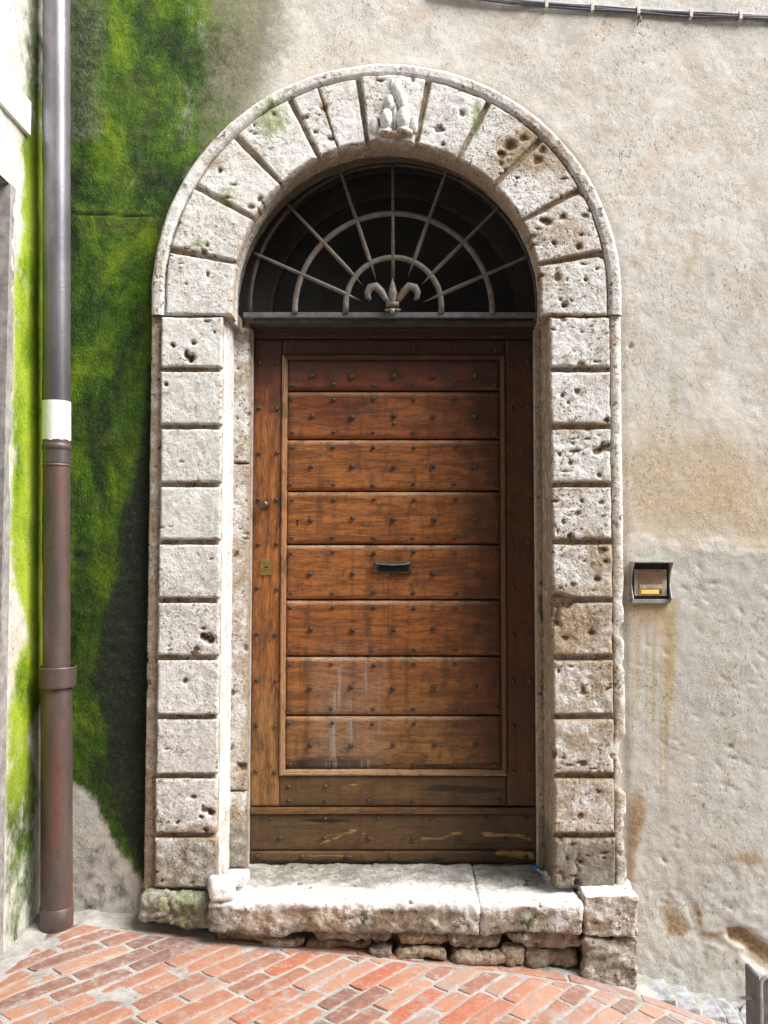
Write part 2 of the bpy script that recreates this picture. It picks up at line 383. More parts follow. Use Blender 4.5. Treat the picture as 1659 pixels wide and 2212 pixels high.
# ---------------------------------------------------------------- portal measures
AX, AZ, RI, RO, IMP = -.100, 2.815, .668, 1.014, 2.715     # arch centre, inner and outer radius, impost height
XL0, XL1, XR0, XR1 = -1.116, -.808, .606, .914             # pilaster outer / inner faces
def ground_z(x):
    pts = [(88, 1985, 0), (196, 1978, 0), (327, 2001, -.03), (486, 2017, -.05), (654, 2036, -.07), (813, 2052, -.09), (977, 2071, -.11), (1124, 2089, -.13), (1258, 2110, -.14), (1386, 2133, -.1), (1480, 2150, -.03), (1608, 2178, 0)]
    q = [W(*p) for p in pts]
    xs = [-6] + [a[0] for a in q] + [2.6, 8]; zs = [q[0][1] + .25] + [a[1] for a in q] + [q[-1][1] - .2, q[-1][1] - 1.1]
    return np.interp(x, xs, zs)

# ---------------------------------------------------------------- front wall (plaster)
def wall_attrs(X, Z):
    n = len(X); p3 = np.stack([X, np.zeros(n), Z], 1)
    u, v = P(X, np.zeros(n), Z)
    wu = 26 * fbm(p3 * 3.2, 11) + 9 * fbm(p3 * 14, 12); wv = 30 * fbm(p3 * 3.0, 21) + 8 * fbm(p3 * 14, 22)
    U = u + wu; V = v + wv
    gb = lambda cu, cv, ru, rv: np.exp(-((U - cu) / ru) ** 2 - ((V - cv) / rv) ** 2)
    uM = np.interp(V, [-200, 0, 100, 200, 300, 400, 520, 700, 2300], [450, 465, 470, 455, 440, 440, 440, 440, 440])
    moss = (1.15 * sst(uM + 150, uM - 150, U) + .16 * fbm(p3 * 5, 15)) * (U < 700) * (u < 640)
    moss *= 1 - .2 * np.clip(fbm(p3 * np.array([7, 1, 2.2]), 16), 0, 1)
    ub = np.interp(V, [1600, 1690, 1740, 1820, 1900, 1990], [100, 185, 220, 255, 300, 350]) + 24 * fbm(p3 * np.array([9, 1, 5]), 17)
    bare = sst(ub + 26, ub - 22, U) * sst(1600, 1700, V)
    moss = moss * (1 - bare) * .95
    yel = np.exp(-((U - ub - 20) / 26) ** 2) * sst(1560, 1700, V)
    uO = uM + np.interp(V, [-100, 0, 200, 330, 500], [110, 100, 70, 50, 20])
    olive = sst(uO + 150, uO - 60, U) * sst(uM - 90, uM + 20, U) * (v < 640) * 1.15 + yel * .75 + .3 * sst(-.1, .5, fbm(p3 * 4, 18)) * (U < uM)
    uD = np.interp(V, [700, 780, 900, 1000, 1100, 1200, 1300, 1400, 1500, 1600, 1700, 1800, 1900], [360, 330, 306, 288, 262, 245, 228, 212, 205, 222, 245, 268, 300])
    dark = sst(uD - 40, uD + 32, U) * sst(720, 800, V) * (u < 345)
    dark = np.maximum(dark, sst(700, 1350, V) * .42 * (1 - bare) * (u < 345))
    dark = np.maximum(dark, gb(175, 60, 30, 120) * .5); dark = np.maximum(dark, (.22 + .5 * fbm(p3 * np.array([5, 1, 2.4]), 27, 4)) * (U < 470) * (u < 480) * (1 - bare))
    greygreen = sst(262, 205, U) * sst(330, 285, V) * .75
    lich = gb(292, 350, 14, 45) * .5 + gb(275, 440, 22, 40) * .6 + gb(265, 500, 20, 20) * .45 + gb(348, 140, 10, 40) * .4 + gb(312, 430, 14, 40) * .45 + gb(275, 850, 10, 12) * .5 + gb(290, 400, 10, 15) * .6
    lich *= .75 * (.5 + .5 * np.clip(fbm(p3 * 40, 71) * 3, 0, 1))
    R_ = (u > 1250)
    ochre = (gb(1520, 1010, 150, 130) * .75 + gb(1440, 1110, 110, 80) * .55 + gb(1400, 1000, 60, 180) * .35 + gb(1640, 1120, 90, 90) * .8 + gb(1368, 1770, 22, 70) * 1.0 + gb(1605, 1850, 55, 26) * .9 + gb(1372, 1250, 30, 60) * .5 + gb(1500, 2015, 30, 20) * .3 + gb(1450, 640, 130, 120) * .15) * R_
    ochre += gb(560, 60, 160, 60) * .25
    pil = (gb(1445, 1990, 26, 40) + gb(1500, 1960, 16, 45) + gb(1545, 2025, 45, 14)) * R_ * .9
    
    grey = sst(1165, 1215, v + wv * .4) * R_ * .85
    grey = np.maximum(grey, bare * .9)
    faint = gb(1500, 570, 22, 30) * .8 + gb(1465, 740, 12, 40) * .6 + gb(1462, 850, 17, 55) * .8 + gb(1220, 170, 60, 20) * .2 + gb(1400, 2030, 60, 60) * .35 + gb(1560, 2100, 90, 40) * .3
    ang = np.abs(np.hypot(X - AX, np.maximum(Z - AZ, 0)) - RO)
    faint += np.exp(-(ang / .035) ** 2) * .35 * (Z > 2.75)
    rust = (gb(1372, 1770, 20, 80) * 1.0 + gb(1362, 1890, 14, 60) * .7 + gb(1605, 1850, 45, 22) * .75 + gb(1352, 1500, 8, 250) * .5 + gb(1445, 1975, 22, 38) * .9 + gb(1462, 2005, 22, 16) * .8 + gb(1500, 1975, 9, 40) * .9 + gb(1530, 2022, 40, 10) * .9 + gb(1350, 1260, 10, 60) * .6) * R_
    drip = np.zeros(n); dark = np.maximum(dark, .28 * gb(1500, 52, 160, 10) * (u > 1200)); dark = np.maximum(dark, .35 * gb(1350, 1165, 25, 16))
    for cu, w_, v1, v2, k in [(1446, 17, 1295, 1640, 1.1), (1440, 6, 1300, 1900, 1.0), (1413, 5, 1300, 1780, .8), (1378, 8, 1300, 1640, .8), (1368, 4, 1320, 1800, .6), (1398, 4, 1330, 1720, .7), (1428, 3, 1400, 1950, .8), (1456, 3, 1400, 1850, .6), (1395, 48, 1292, 1375, 1.1), (1436, 30, 1295, 1420, 1.0)]:
        drip = np.maximum(drip, k * np.exp(-((u + wu * .12 - cu) / w_) ** 2) * sst(v1 - 10, v1 + 10, v) * sst(v2, v1 + (v2 - v1) * .4, v))
    dark = np.maximum(dark, bare * np.clip(.30 + .9 * fbm(p3 * 7, 19, 4), 0, .6) * (u < 345))
    return dict(moss=moss, olive=olive, dark=dark, greygreen=greygreen, lichen=lich, ochre=ochre, grey=grey, faint=faint, drip=drip, bright=moss * 0, rust=rust), u, v, p3, (U, V)
def front_wall():
    xs = np.concatenate([np.arange(-1.80, 1.72, .0078), np.arange(1.72, 3.4, .03)]); zs = np.concatenate([np.arange(-.9, -.3, .03), np.arange(-.3, 4.35, .0078), np.arange(4.35, 5.6, .04)])
    n, m = len(xs), len(zs); X, Z = [a.ravel() for a in np.meshgrid(xs, zs, indexing='ij')]
    at, u, v, p3, (U, V) = wall_attrs(X, Z)
    h = .014 * fbm(p3 * 1.3, 1, 3) + .0028 * fbm(p3 * 5, 2, 4) * (.4 + .8 * (vn(p3 * 1.9, 91) > -.1)) + .0015 * fbm(p3 * 30, 3, 3)
    low = sst(1165, 1185, V + 10 * fbm(p3 * 6, 5)) * (u > 1330)
    h += low * .003 + .0022 * low * fbm(p3 * 18, 6, 4)
    h += .004 * sst(1700, 2000, v) * fbm(p3 * 30, 7, 3)
    h += at['moss'] * .004 * (fbm(p3 * 30, 8, 3) + .3)
    # lost render: crater and peeled areas
    gb = lambda cu, cv, ru, rv, a: np.exp(-((((u - cu) * math.cos(a) + (v - cv) * math.sin(a)) / ru) ** 4 + ((-(u - cu) * math.sin(a) + (v - cv) * math.cos(a)) / rv) ** 4))
    wv_ = 11 * fbm(p3 * 20, 9, 4, .65)
    u2, v2 = u + wv_, v + wv_
    def gb2(cu, cv, ru, rv, a): return np.exp(-((((u2 - cu) * math.cos(a) + (v2 - cv) * math.sin(a)) / ru) ** 4 + ((-(u2 - cu) * math.sin(a) + (v2 - cv) * math.cos(a)) / rv) ** 4))
    cr = np.clip(gb2(1655, 2056, 92, 17, .55) + gb2(1596, 2020, 22, 15, 0) + gb2(1640, 2075, 34, 14, .6) * .6, 0, 1) * (1 + .25 * fbm(p3 * 30, 93, 3)); cr = np.clip(cr, 0, 1)
    h -= cr * .030 * (1 + .5 * fbm(p3 * 25, 94, 3))
    at['ochre'] = np.maximum(at['ochre'], cr * 1.3); at['rust'] = np.maximum(at['rust'], cr * 1.0)
    pe = np.clip(gb2(1448, 1985, 26, 48, -.5) + gb2(1500, 1985, 10, 55, -.35) + gb2(1545, 2030, 50, 10, .35), 0, 1) * (u > 1385)
    h -= pe * .0035; at['rust'] = np.maximum(at['rust'], pe * .55); 
    h += .0022 * np.exp(-((v + 8 * np.sin(u * .03) - 1200 + (u - 1500) * .05 + wv_ * 2) / 5) ** 2) * (u > 1480)
    hole = np.exp(-((u - 1362) / 5) ** 2 - ((v - 748) / 7) ** 2) + np.exp(-((u - 1578) / 4) ** 2 - ((v - 1612) / 4) ** 2) + np.exp(-((u - 1540) / 9) ** 2 - ((v - 1260) / 4) ** 2) * .6
    h -= hole * .012; at['ochre'] = np.maximum(at['ochre'], hole)
    # chisel marks in the lower render
    rs = np.random.RandomState(3)
    for k in range(90):
        cu, cv = rs.uniform(1380, 1660), rs.uniform(1220, 2100); L = rs.uniform(5, 13); a = rs.uniform(.2, 1.1)
        m_ = (np.abs(u - cu) < 20) & (np.abs(v - cv) < 20)
        uu, vv = u[m_] - cu, v[m_] - cv
        h[m_] -= .004 * np.exp(-((uu * math.cos(a) + vv * math.sin(a)) / L) ** 2 - ((-uu * math.sin(a) + vv * math.cos(a)) / 2.6) ** 2)
    # shallow bed of old plaster lapping towards the arch
    d = np.hypot(X - AX, np.maximum(Z - AZ, 0)) - RO
    h -= .010 * np.exp(-(np.clip(d, 0, 1) / .02) ** 2)
    crk = np.exp(-((v + 4 * fbm(p3 * 9, 31) - 462 - (u - 160) * .03) / 2.2) ** 2) * (u > 150) * (u < 330); h -= crk * .006; at['dark'] = np.maximum(at['dark'], crk * .8)
    xc = (xs[:-1] + xs[1:]) / 2; zc = (zs[:-1] + zs[1:]) / 2; XC, ZC = np.meshgrid(xc, zc, indexing='ij')
    inside = ((ZC < AZ) & (XC > XL0 + .03) & (XC < XR1 - .03)) | ((ZC >= AZ) & (np.hypot(XC - AX, ZC - AZ) < RO - .03))
    o = mk('plaster_wall', np.stack([X, -h, Z], 1), gridfaces(n, m, keep=~inside), M_PL, attrs=at)
    props(o, 'old plaster wall around the arch, mossy green on the left and cream on the right', 'wall')
front_wall()

# ---------------------------------------------------------------- side wall at the left
def xside(z): return -1.557 - .0204 * (np.asarray(z) - .308)
yedge = lambda z: np.interp(z, [-.3, .3, 1.9, 3.2], [-.47, -.43, -.322, -.318])
def side_wall():
    root = thing('side_wall', 'neighbouring pale wall at far left with green algae along the corner', 'wall', (-1.57, -.5, 0))
    ys = np.concatenate([np.arange(-.62, .06, .008)]); zs = np.arange(-.3, 4.5, .012)
    Y, Z = [a.ravel() for a in np.meshgrid(ys, zs, indexing='ij')]
    X = xside(Z); u, v = P(X, Y, Z); p3 = np.stack([X, Y, Z], 1)
    U = u + 7 * fbm(p3 * 7, 41); V = v + 25 * fbm(p3 * 5, 42)
    vk = [-100, 200, 320, 500, 620, 900, 1100, 1200, 1290, 1370, 1440, 1540, 1600, 1700, 2000]
    lo = np.interp(V, vk, [40, 46, 52, 44, 28, 26, 22, 26, 40, 58, 34, 18, 12, 12, 10])
    hi = np.interp(V, vk, [120, 120, 120, 120, 120, 120, 120, 120, 120, 120, 120, 84, 58, 84, 70])
    moss = sst(lo - 20, lo + 18, U) * sst(hi + 14, hi - 14, U) * np.interp(v, [0, 250, 320, 1550, 1800, 2000], [.45, .6, .9, .9, .66, .45])
    at = dict(moss=moss, bright=sst(100, 500, v) * .8 * sst(1900, 1500, v), grey=sst(.2, .6, fbm(p3 * 4, 45) + .4) * .5, dark=sst(1650, 1900, V) * .25 * sst(30, 60, u), olive=moss * 0, greygreen=moss * 0, lichen=moss * 0, ochre=moss * 0, faint=moss * 0, drip=moss * 0)
    h = .008 * fbm(p3 * 3, 43) + .003 * fbm(p3 * 20, 44)
    zt = W(14, 353, -.31)[1]
    yc = (ys[:-1] + ys[1:]) / 2; zc = (zs[:-1] + zs[1:]) / 2; YC, ZC = np.meshgrid(yc, zc, indexing='ij')
    keep = ~((YC < yedge(ZC)) & (ZC < 3.18))
    keep2 = keep
    mk('wall', np.stack([X + h, Y, Z], 1), gridfaces(len(ys), len(zs), keep=keep2, flip=True), M_PL, root, attrs=at)
    # further stretch of the same wall towards the viewer, and the doorway reveal
    b = MB(); b.box(-1.95, -1.66, -3.2, -.60, 3.2, 5.4); b.box(-1.95, -1.66, -3.2, -1.45, -.3, 3.2)
    b.box(-1.95, -1.66, -.60, .05, 4.45, 5.4)
    b.build('return_wall', M_PL, root)
    z1, z2 = -.3, 3.18
    m = mat_simple('grey_reveal', (.30, .285, .27), .8, nscale=18, var=.35, bump=.003)
    v_ = []; f_ = []
    b = MB(); b.add([(xside(z1) + .004, -.47, z1), (xside(z2) + .004, -.318, z2), (-1.90, -.318, z2), (-1.90, -.47, z1), (xside(z1) - .0, -.38, z1), (xside(z2) - .0, -.26, z2), (-1.9, -.26, z2), (-1.9, -.26, z1)], [(0, 3, 2, 1), (4, 5, 6, 7), (0, 1, 5, 4), (1, 2, 6, 5), (2, 3, 7, 6), (0, 4, 7, 3)])
    b.box(-1.90, -1.625, -1.45, -.319, 3.18, 3.23)
    b.build('doorway_jamb', m, root)
    b = MB(); b.box(-1.84, -1.80, -1.45, -.32, -.3, 3.18); b.build('doorway_leaf', mat_simple('dark_leaf', (.07, .06, .055), .6, nscale=30), root)
side_wall()
pq = MB(); zq = [W(52, 221, -.155)[1], W(52, 293, -.155)[1]]
pq.box(-1.625, -1.605, -.62, -.155, zq[1] + .0, zq[0], .003)
props(pq.build('wall_plaque', mat_simple('white_enamel', (.85, .85, .84), .3, var=.03)), 'plain white plaque fixed high on the side wall, cut by the left edge', 'plaque')

# ---------------------------------------------------------------- unseen houses added across the alley to block low sky and darken the recess
b = MB(); b.box(-9, 9, -6.2, -5.4, -2, 9.5)
for xw_ in (-5.5, -2.2, 1.1, 4.4): b.box(xw_ - .5, xw_ + .5, -5.41, -5.36, 1.6, 3.2, .02)
props(b.build('sky_blocker_houses', mat_simple('shaded_render', (.22, .20, .17), .9)), kind='structure')

# ---------------------------------------------------------------- carved stone blocks
HOLES = [(413, 775, .020, .03), (404, 768, .012, .02), (372, 748, .012, .02), (418, 742, .012, .02), (452, 1380, .022, .035), (440, 1372, .012, .02), (360, 830, .010, .02), (1302, 968, .026, .025), (1288, 975, .02, .02), (1315, 965, .02, .02), (1309, 908, .018, .02),
         (1205, 1300, .045, .03), (1195, 1325, .030, .03), (1225, 1300, .03, .025), (1200, 1345, .02, .02), (1300, 1190, .02, .012), (1290, 1250, .015, .012), (455, 1755, .016, .025), (436, 1765, .010, .02), (446, 1792, .012, .015), (384, 1775, .010, .02), (1253, 1860, .012, .018), (1246, 1905, .014, .03), (1246, 1920, .016, .03),
         (500, 1690, .02, .02), (1100, 315, .030, .018), (1085, 335, .02, .014), (1130, 300, .02, .014), (1160, 345, .025, .015), (1170, 325, .016, .012), (1265, 605, .010, .014), (1220, 660, .014, .02), (1290, 580, .010, .014), (1295, 490, .016, .016), (1300, 555, .010, .014), (1195, 525, .012, .015), (1250, 535, .016, .015), (1215, 470, .020, .012), (1180, 480, .02, .012),
         (440, 545, .014, .014), (420, 548, .012, .012), (560, 430, .014, .012), (475, 370, .014, .012), (450, 350, .012, .012), (700, 235, .02, .012), (715, 300, .016, .012), (590, 250, .012, .01), (1175, 1500, .02, .01), (1230, 1160, .012, .012), (1340, 1340, .03, .03), (1345, 1400, .03, .03), (400, 1470, .014, .012)]
HW = [(*W(a, b, -.05), c, d) for a, b, c, d in HOLES]
MOSSY = [(585, 255, 50, 60, .8), (465, 350, 25, 20, .6), (490, 425, 35, 25, .7), (435, 530, 35, 16, .7), (470, 640, 30, 20, .15), (1030, 250, 12, 70, .8), (500, 395, 30, 40, .4), (705, 260, 12, 50, .5), (1130, 335, 50, 16, .5), (440, 1085, 15, 10, .4), (500, 1600, 14, 200, .3), (480, 1800, 20, 60, .4), (560, 210, 40, 30, .3), (400, 400, 30, 40, .35), (360, 1930, 60, 30, .4), (1180, 210, 40, 30, .15)]
def stone_stain(X, Y, Z, seed):
    n = len(X); p3 = np.stack([X, Y, Z], 1); u, v = P(X, Y * 0 - .05, Z)
    right = sst(-.2, .5, X)
    brown = .02 + right * np.interp(v, [0, 350, 700, 1250, 1330, 1900], [.10, .28, .24, .36, .62, .72]) + (1 - right) * np.interp(v, [0, 500, 1700, 1830, 1950], [.06, .02, .02, .55, .8])
    brown += .35 * fbm(p3 * 6, seed + 50, 3)
    soot = (sst(1800, 1830, v) * .62) + right * sst(1790, 1810, v) * .25
    for cu, cv, ru, rv, k in [(1125, 325, 50, 45, .75), (1160, 350, 40, 30, .6), (1215, 500, 60, 50, .4), (1195, 590, 40, 25, .3), (700, 230, 30, 40, .35), (460, 350, 30, 20, .4), (345, 560, 14, 90, .6), (540, 330, 60, 40, .15), (1240, 920, 60, 14, .5), (1290, 1190, 40, 60, .5), (1230, 1340, 60, 60, .6), (1220, 300, 60, 60, .3), (450, 1800, 40, 14, .8), (430, 1790, 60, 12, .5), (400, 775, 40, 25, .3), (510, 1700, 20, 30, .8)]:
        brown += k * np.exp(-((u - cu) / ru) ** 2 - ((v - cv) / rv) ** 2)
    arch = sst(680, 560, v); soot = soot + arch * np.clip(.10 + .9 * fbm(p3 * 7, seed + 60, 4), 0, .55) * .9
    brown = brown + arch * .25 * np.clip(fbm(p3 * 10, seed + 61, 4) * 3, 0, 1)
    moss = np.zeros(n)
    for cu, cv, ru, rv, k in MOSSY: moss = np.maximum(moss, k * np.exp(-((u - cu) / ru) ** 2 - ((v - cv) / rv) ** 2))
    return dict(brown=brown, soot=soot, moss=moss)
def block(name, parent, mapf, S, T, front, back, rnd=.008, res=.0052, seed=0, pits=900, rough=.0022, outl=.002, extra=None, gap=None, edge_brown=.5, pmax=.016):
    ns = max(3, int(S / res)); ntt = max(3, int(T / res))
    s = np.concatenate([[0], np.linspace(0, S, ns), [S]]); t = np.concatenate([[0], np.linspace(0, T, ntt), [T]])
    A, B = np.meshgrid(s, t, indexing='ij'); rim = np.zeros(A.shape, bool); rim[0] = rim[-1] = True; rim[:, 0] = rim[:, -1] = True
    A = A.ravel(); B = B.ravel(); rim = rim.ravel()
    X, Z = mapf(A, B); X = np.asarray(X, float); Z = np.asarray(Z, float)
    p = np.stack([X, np.full_like(X, seed * 3.7), Z], 1)
    d = np.minimum(np.minimum(A, S - A), np.minimum(B, T - B))
    r = rnd * (1 + .9 * fbm(p * 22, seed, 3)); r = np.maximum(r, .002)
    drop = np.where(d < r, r - np.sqrt(np.maximum(r * r - (r - d) ** 2, 0)), 0)
    pf = pit_field(X, Z, pits * (.34 if X.mean() < .2 else .5), .0022, pmax, seed + 900, (X.min(), X.max(), Z.min(), Z.max())) if pits else X * 0
    hh = rough * 1.6 * fbm(p * 9, seed + 3, 3) + rough * .8 * fbm(p * 45, seed + 4, 3)
    hole = X * 0
    wob = .013 * fbm(p * 42, seed + 8, 4, .7); wob2 = .013 * fbm(p * 42 + 9, seed + 18, 4, .7)
    for hx, hz, hr, hd in HW:
        q = np.hypot(X - hx + wob, (Z - hz + wob2) * 1.15); mm = q < hr * 2
        if mm.any(): k = np.exp(-(q[mm] / hr) ** 4); hole[mm] = np.maximum(hole[mm], k); hh[mm] -= hd * .8 * k
    y = front + drop - hh + pf * .007
    if extra: y = extra(X, Z, y)
    dep = back - front
    y = np.where(rim, back, np.minimum(y, back - .001))
    X = X + outl * fbm(p * 18, seed + 5, 3); Z = Z + outl * fbm(p * 18, seed + 6, 3)
    st = stone_stain(X, y, Z, seed)
    st['pit'] = np.clip(pf * 1.1 + hole * 1.0, 0, 1.2)
    st['brown'] = st['brown'] + edge_brown * np.exp(-(d / .008) ** 2) + hole * .6 + rim * .5
    return mk(name, np.stack([X, y, Z], 1), gridfaces(len(s), len(t)), M_ST, parent, attrs=st)
def arcmap(sign, q0, r0, rm):
    def f(S, T):
        q = q0 + S / rm; r = r0 + T
        a = np.minimum(q, math.pi / 2); down = np.maximum(q - math.pi / 2, 0) * rm
        return AX + sign * r * np.sin(a), AZ + r * np.cos(a) - down
    return f

portal = thing('stone_portal', 'pitted travertine arched surround with carved keystone and blocky pilasters', 'doorway surround', (AX, 0, .28))
def smooth_sheet(name, Pts, n, m, parent, seed, amp=.004, nrm=None, **over):
    Pn = Pts + 0; d = amp * fbm(Pts * 12, seed, 3) + amp * .5 * fbm(Pts * 50, seed + 1, 3)
    Pn = Pn + nrm * d[:, None]
    st = stone_stain(Pn[:, 0], Pn[:, 1], Pn[:, 2], seed); pf = np.clip((fbm(Pts * 35, seed + 7, 3) - .38) * 4, 0, 1)
    st['pit'] = pf; Pn = Pn - nrm * (pf * .005)[:, None]
    for k, v in over.items(): st[k] = st[k] * 0 + v if not callable(v) else v(Pn, st[k])
    return mk(name, Pn, gridfaces(n, m), M_ST, parent, attrs=st)
# arch core: face ring, intrados, outer edge  (profile swept round the arch and down to the impost)
def sweep(name, prof, seed, amp=.003, nq=260, brown=None, soot=None, sgn=None):
    """prof = list of (radius, y). swept from left impost over the arch to right impost"""
    pr = []
    for (r0, y0), (r1, y1) in zip(prof[:-1], prof[1:]):
        k = max(1, int(math.hypot(r1 - r0, y1 - y0) / .007))
        pr += [(r0 + (r1 - r0) * i / k, y0 + (y1 - y0) * i / k) for i in range(k)]
    pr.append(prof[-1]); m = len(pr)
    rr = np.array([a for a, b in pr]); yy = np.array([b for a, b in pr])
    st_ = (AZ - IMP); qs = np.concatenate([-math.pi / 2 - np.linspace(st_, .004, 12), np.linspace(-math.pi / 2, math.pi / 2, nq), math.pi / 2 + np.linspace(.004, st_, 12)])
    Q, RR = np.meshgrid(qs, rr, indexing='ij'); _, YY = np.meshgrid(qs, yy, indexing='ij')
    a = np.clip(Q, -math.pi / 2, math.pi / 2); down = np.maximum(np.abs(Q) - math.pi / 2, 0)
    X = AX + RR * np.sin(a); Z = AZ + RR * np.cos(a) - down
    # profile normals
    dr = np.gradient(rr); dy = np.gradient(yy); L = np.hypot(dr, dy) + 1e-9; nr, ny = dy / L, -dr / L
    NR = np.broadcast_to(nr, X.shape); NY = np.broadcast_to(ny, X.shape)
    Nn = np.stack([(NR * np.sin(a)).ravel(), NY.ravel(), (NR * np.cos(a)).ravel()], 1)
    Pt = np.stack([X.ravel(), YY.ravel(), Z.ravel()], 1)
    over = {}
    if brown: over['brown'] = brown
    if soot: over['soot'] = soot
    return smooth_sheet(name, Pt, len(qs), m, portal, seed, amp, Nn, **over)
topw = lambda Pn: sst(AZ + .15, AZ + .62, Pn[:, 2])
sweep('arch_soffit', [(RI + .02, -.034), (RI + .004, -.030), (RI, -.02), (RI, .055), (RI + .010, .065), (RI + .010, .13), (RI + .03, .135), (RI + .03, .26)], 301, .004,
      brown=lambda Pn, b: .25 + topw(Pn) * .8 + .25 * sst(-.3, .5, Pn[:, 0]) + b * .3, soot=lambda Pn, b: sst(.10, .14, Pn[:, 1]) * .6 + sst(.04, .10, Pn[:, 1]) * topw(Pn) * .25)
sweep('arch_backing', [(RO - .004, .02), (RO - .004, -.033), (RI + .008, -.033)], 302, .002, brown=lambda Pn, b: .75 + b * .2)
sweep('archivolt_band', [(RO + .001, .01), (RO, -.045), (RO - .012, -.062), (RO - .046, -.060), (RO - .056, -.048), (RO - .060, -.030)], 303, .003, nq=420)
# impost undersides
for sx, xa, xb in ((-1, AX - RO + .002, AX - RI - .012), (1, AX + RI + .012, AX + RO - .002)):
    b = MB(); b.box(min(xa, xb), max(xa, xb), -.030, .255, IMP + .002, IMP + .06)
    o = b.build('impost_bed', M_ST, portal)
    for k, val in (('brown', .9), ('pit', 0), ('soot', .2), ('moss', 0)):
        at = o.data.attributes.new(k, 'FLOAT', 'POINT'); at.data.foreach_set('value', [val] * len(o.data.vertices))
# voussoirs
rm = (RI + .95) / 2 + .08
def vous(sign, a0, a1, seed, name='voussoir', gap=.0115, gap2=None, r1=.952, **kw):
    g0 = gap / rm; g1 = (gap2 if gap2 is not None else gap) / rm; q0 = R(a0) + g0; q1 = (R(a1) if a1 < 200 else math.pi / 2 + (AZ - IMP) / rm) - (g1 if a1 < 200 else 0)
    m0 = arcmap(sign, q0, RI - .003, rm); S = (q1 - q0) * rm; T = r1 - RI + .003
    if sign < 0:
        m1 = lambda s, t: m0(S - s, t)
    else: m1 = m0
    return block(name, portal, m1, S, T, -.056 - random.uniform(0, .004), .02, rnd=.009, seed=seed, **kw)
LJ = [7.4, 18.5, 26.4, 43.8, 60.8, 78.8, 999]; RJ = [11.0, 27.8, 44.8, 61.9, 79.6, 999]
for i in range(len(LJ) - 1):
    g0 = .0018 if i == 1 else .0115; g1 = .0018 if i == 0 else .0115
    vous(-1, LJ[i], LJ[i + 1], 20 + i, gap=g0, gap2=g1, pits=1500)
for i in range(len(RJ) - 1): vous(1, RJ[i], RJ[i + 1], 40 + i, pits=1700, pmax=.02)
# keystone with its carved bunch
def keymap(s, t):
    a = R(-7.4) + .0115 / rm + s / rm; r = RI - .006 + t
    return AX + r * np.sin(a), AZ + r * np.cos(a)
block('keystone', portal, keymap, (R(18.4) - .023 / rm) * rm, .955 - RI + .006, -.066, .02, rnd=.009, seed=60, pits=1200)
cv = MB()
for (u, v, ru, rv, pr) in [(857, 190, 11, 24, .022), (847, 176, 6, 14, .012), (841, 220, 11, 20, .030), (869, 216, 12, 24, .032), (835, 256, 14, 26, .042), (871, 256, 15, 27, .044), (808, 268, 9, 20, .014), (895, 266, 8, 20, .014), (853, 245, 6, 30, .02)]:
    x, z = W(u, v, -.08); cv.ellip((x, -.064, z), (ru / 500, pr, rv / 500), 18, 14, .13, int(u))
for (u, v, ru, rv) in [(832, 284, 19, 10), (872, 284, 20, 10), (852, 290, 28, 8)]:
    x, z = W(u, v, -.08); cv.ellip((x, -.058, z), (ru / 500, .042, rv / 500), 16, 10, .4, int(u) + 5)
o = cv.build('carved_ornament', M_ST, portal, smooth=True)
Vv = np.array([q[:] for q in cv.v]); st = stone_stain(Vv[:, 0], Vv[:, 1], Vv[:, 2], 5); st['pit'] = np.clip((fbm(Vv * 60, 4, 3) - .3) * 3, 0, 1)
st['brown'] = st['brown'] + sst(W(850, 272, -.08)[1], W(850, 292, -.08)[1], Vv[:, 2]) * .9
for k, a in st.items():
    at = o.data.attributes.new(k, 'FLOAT', 'POINT'); at.data.foreach_set('value', a.astype(np.float32))

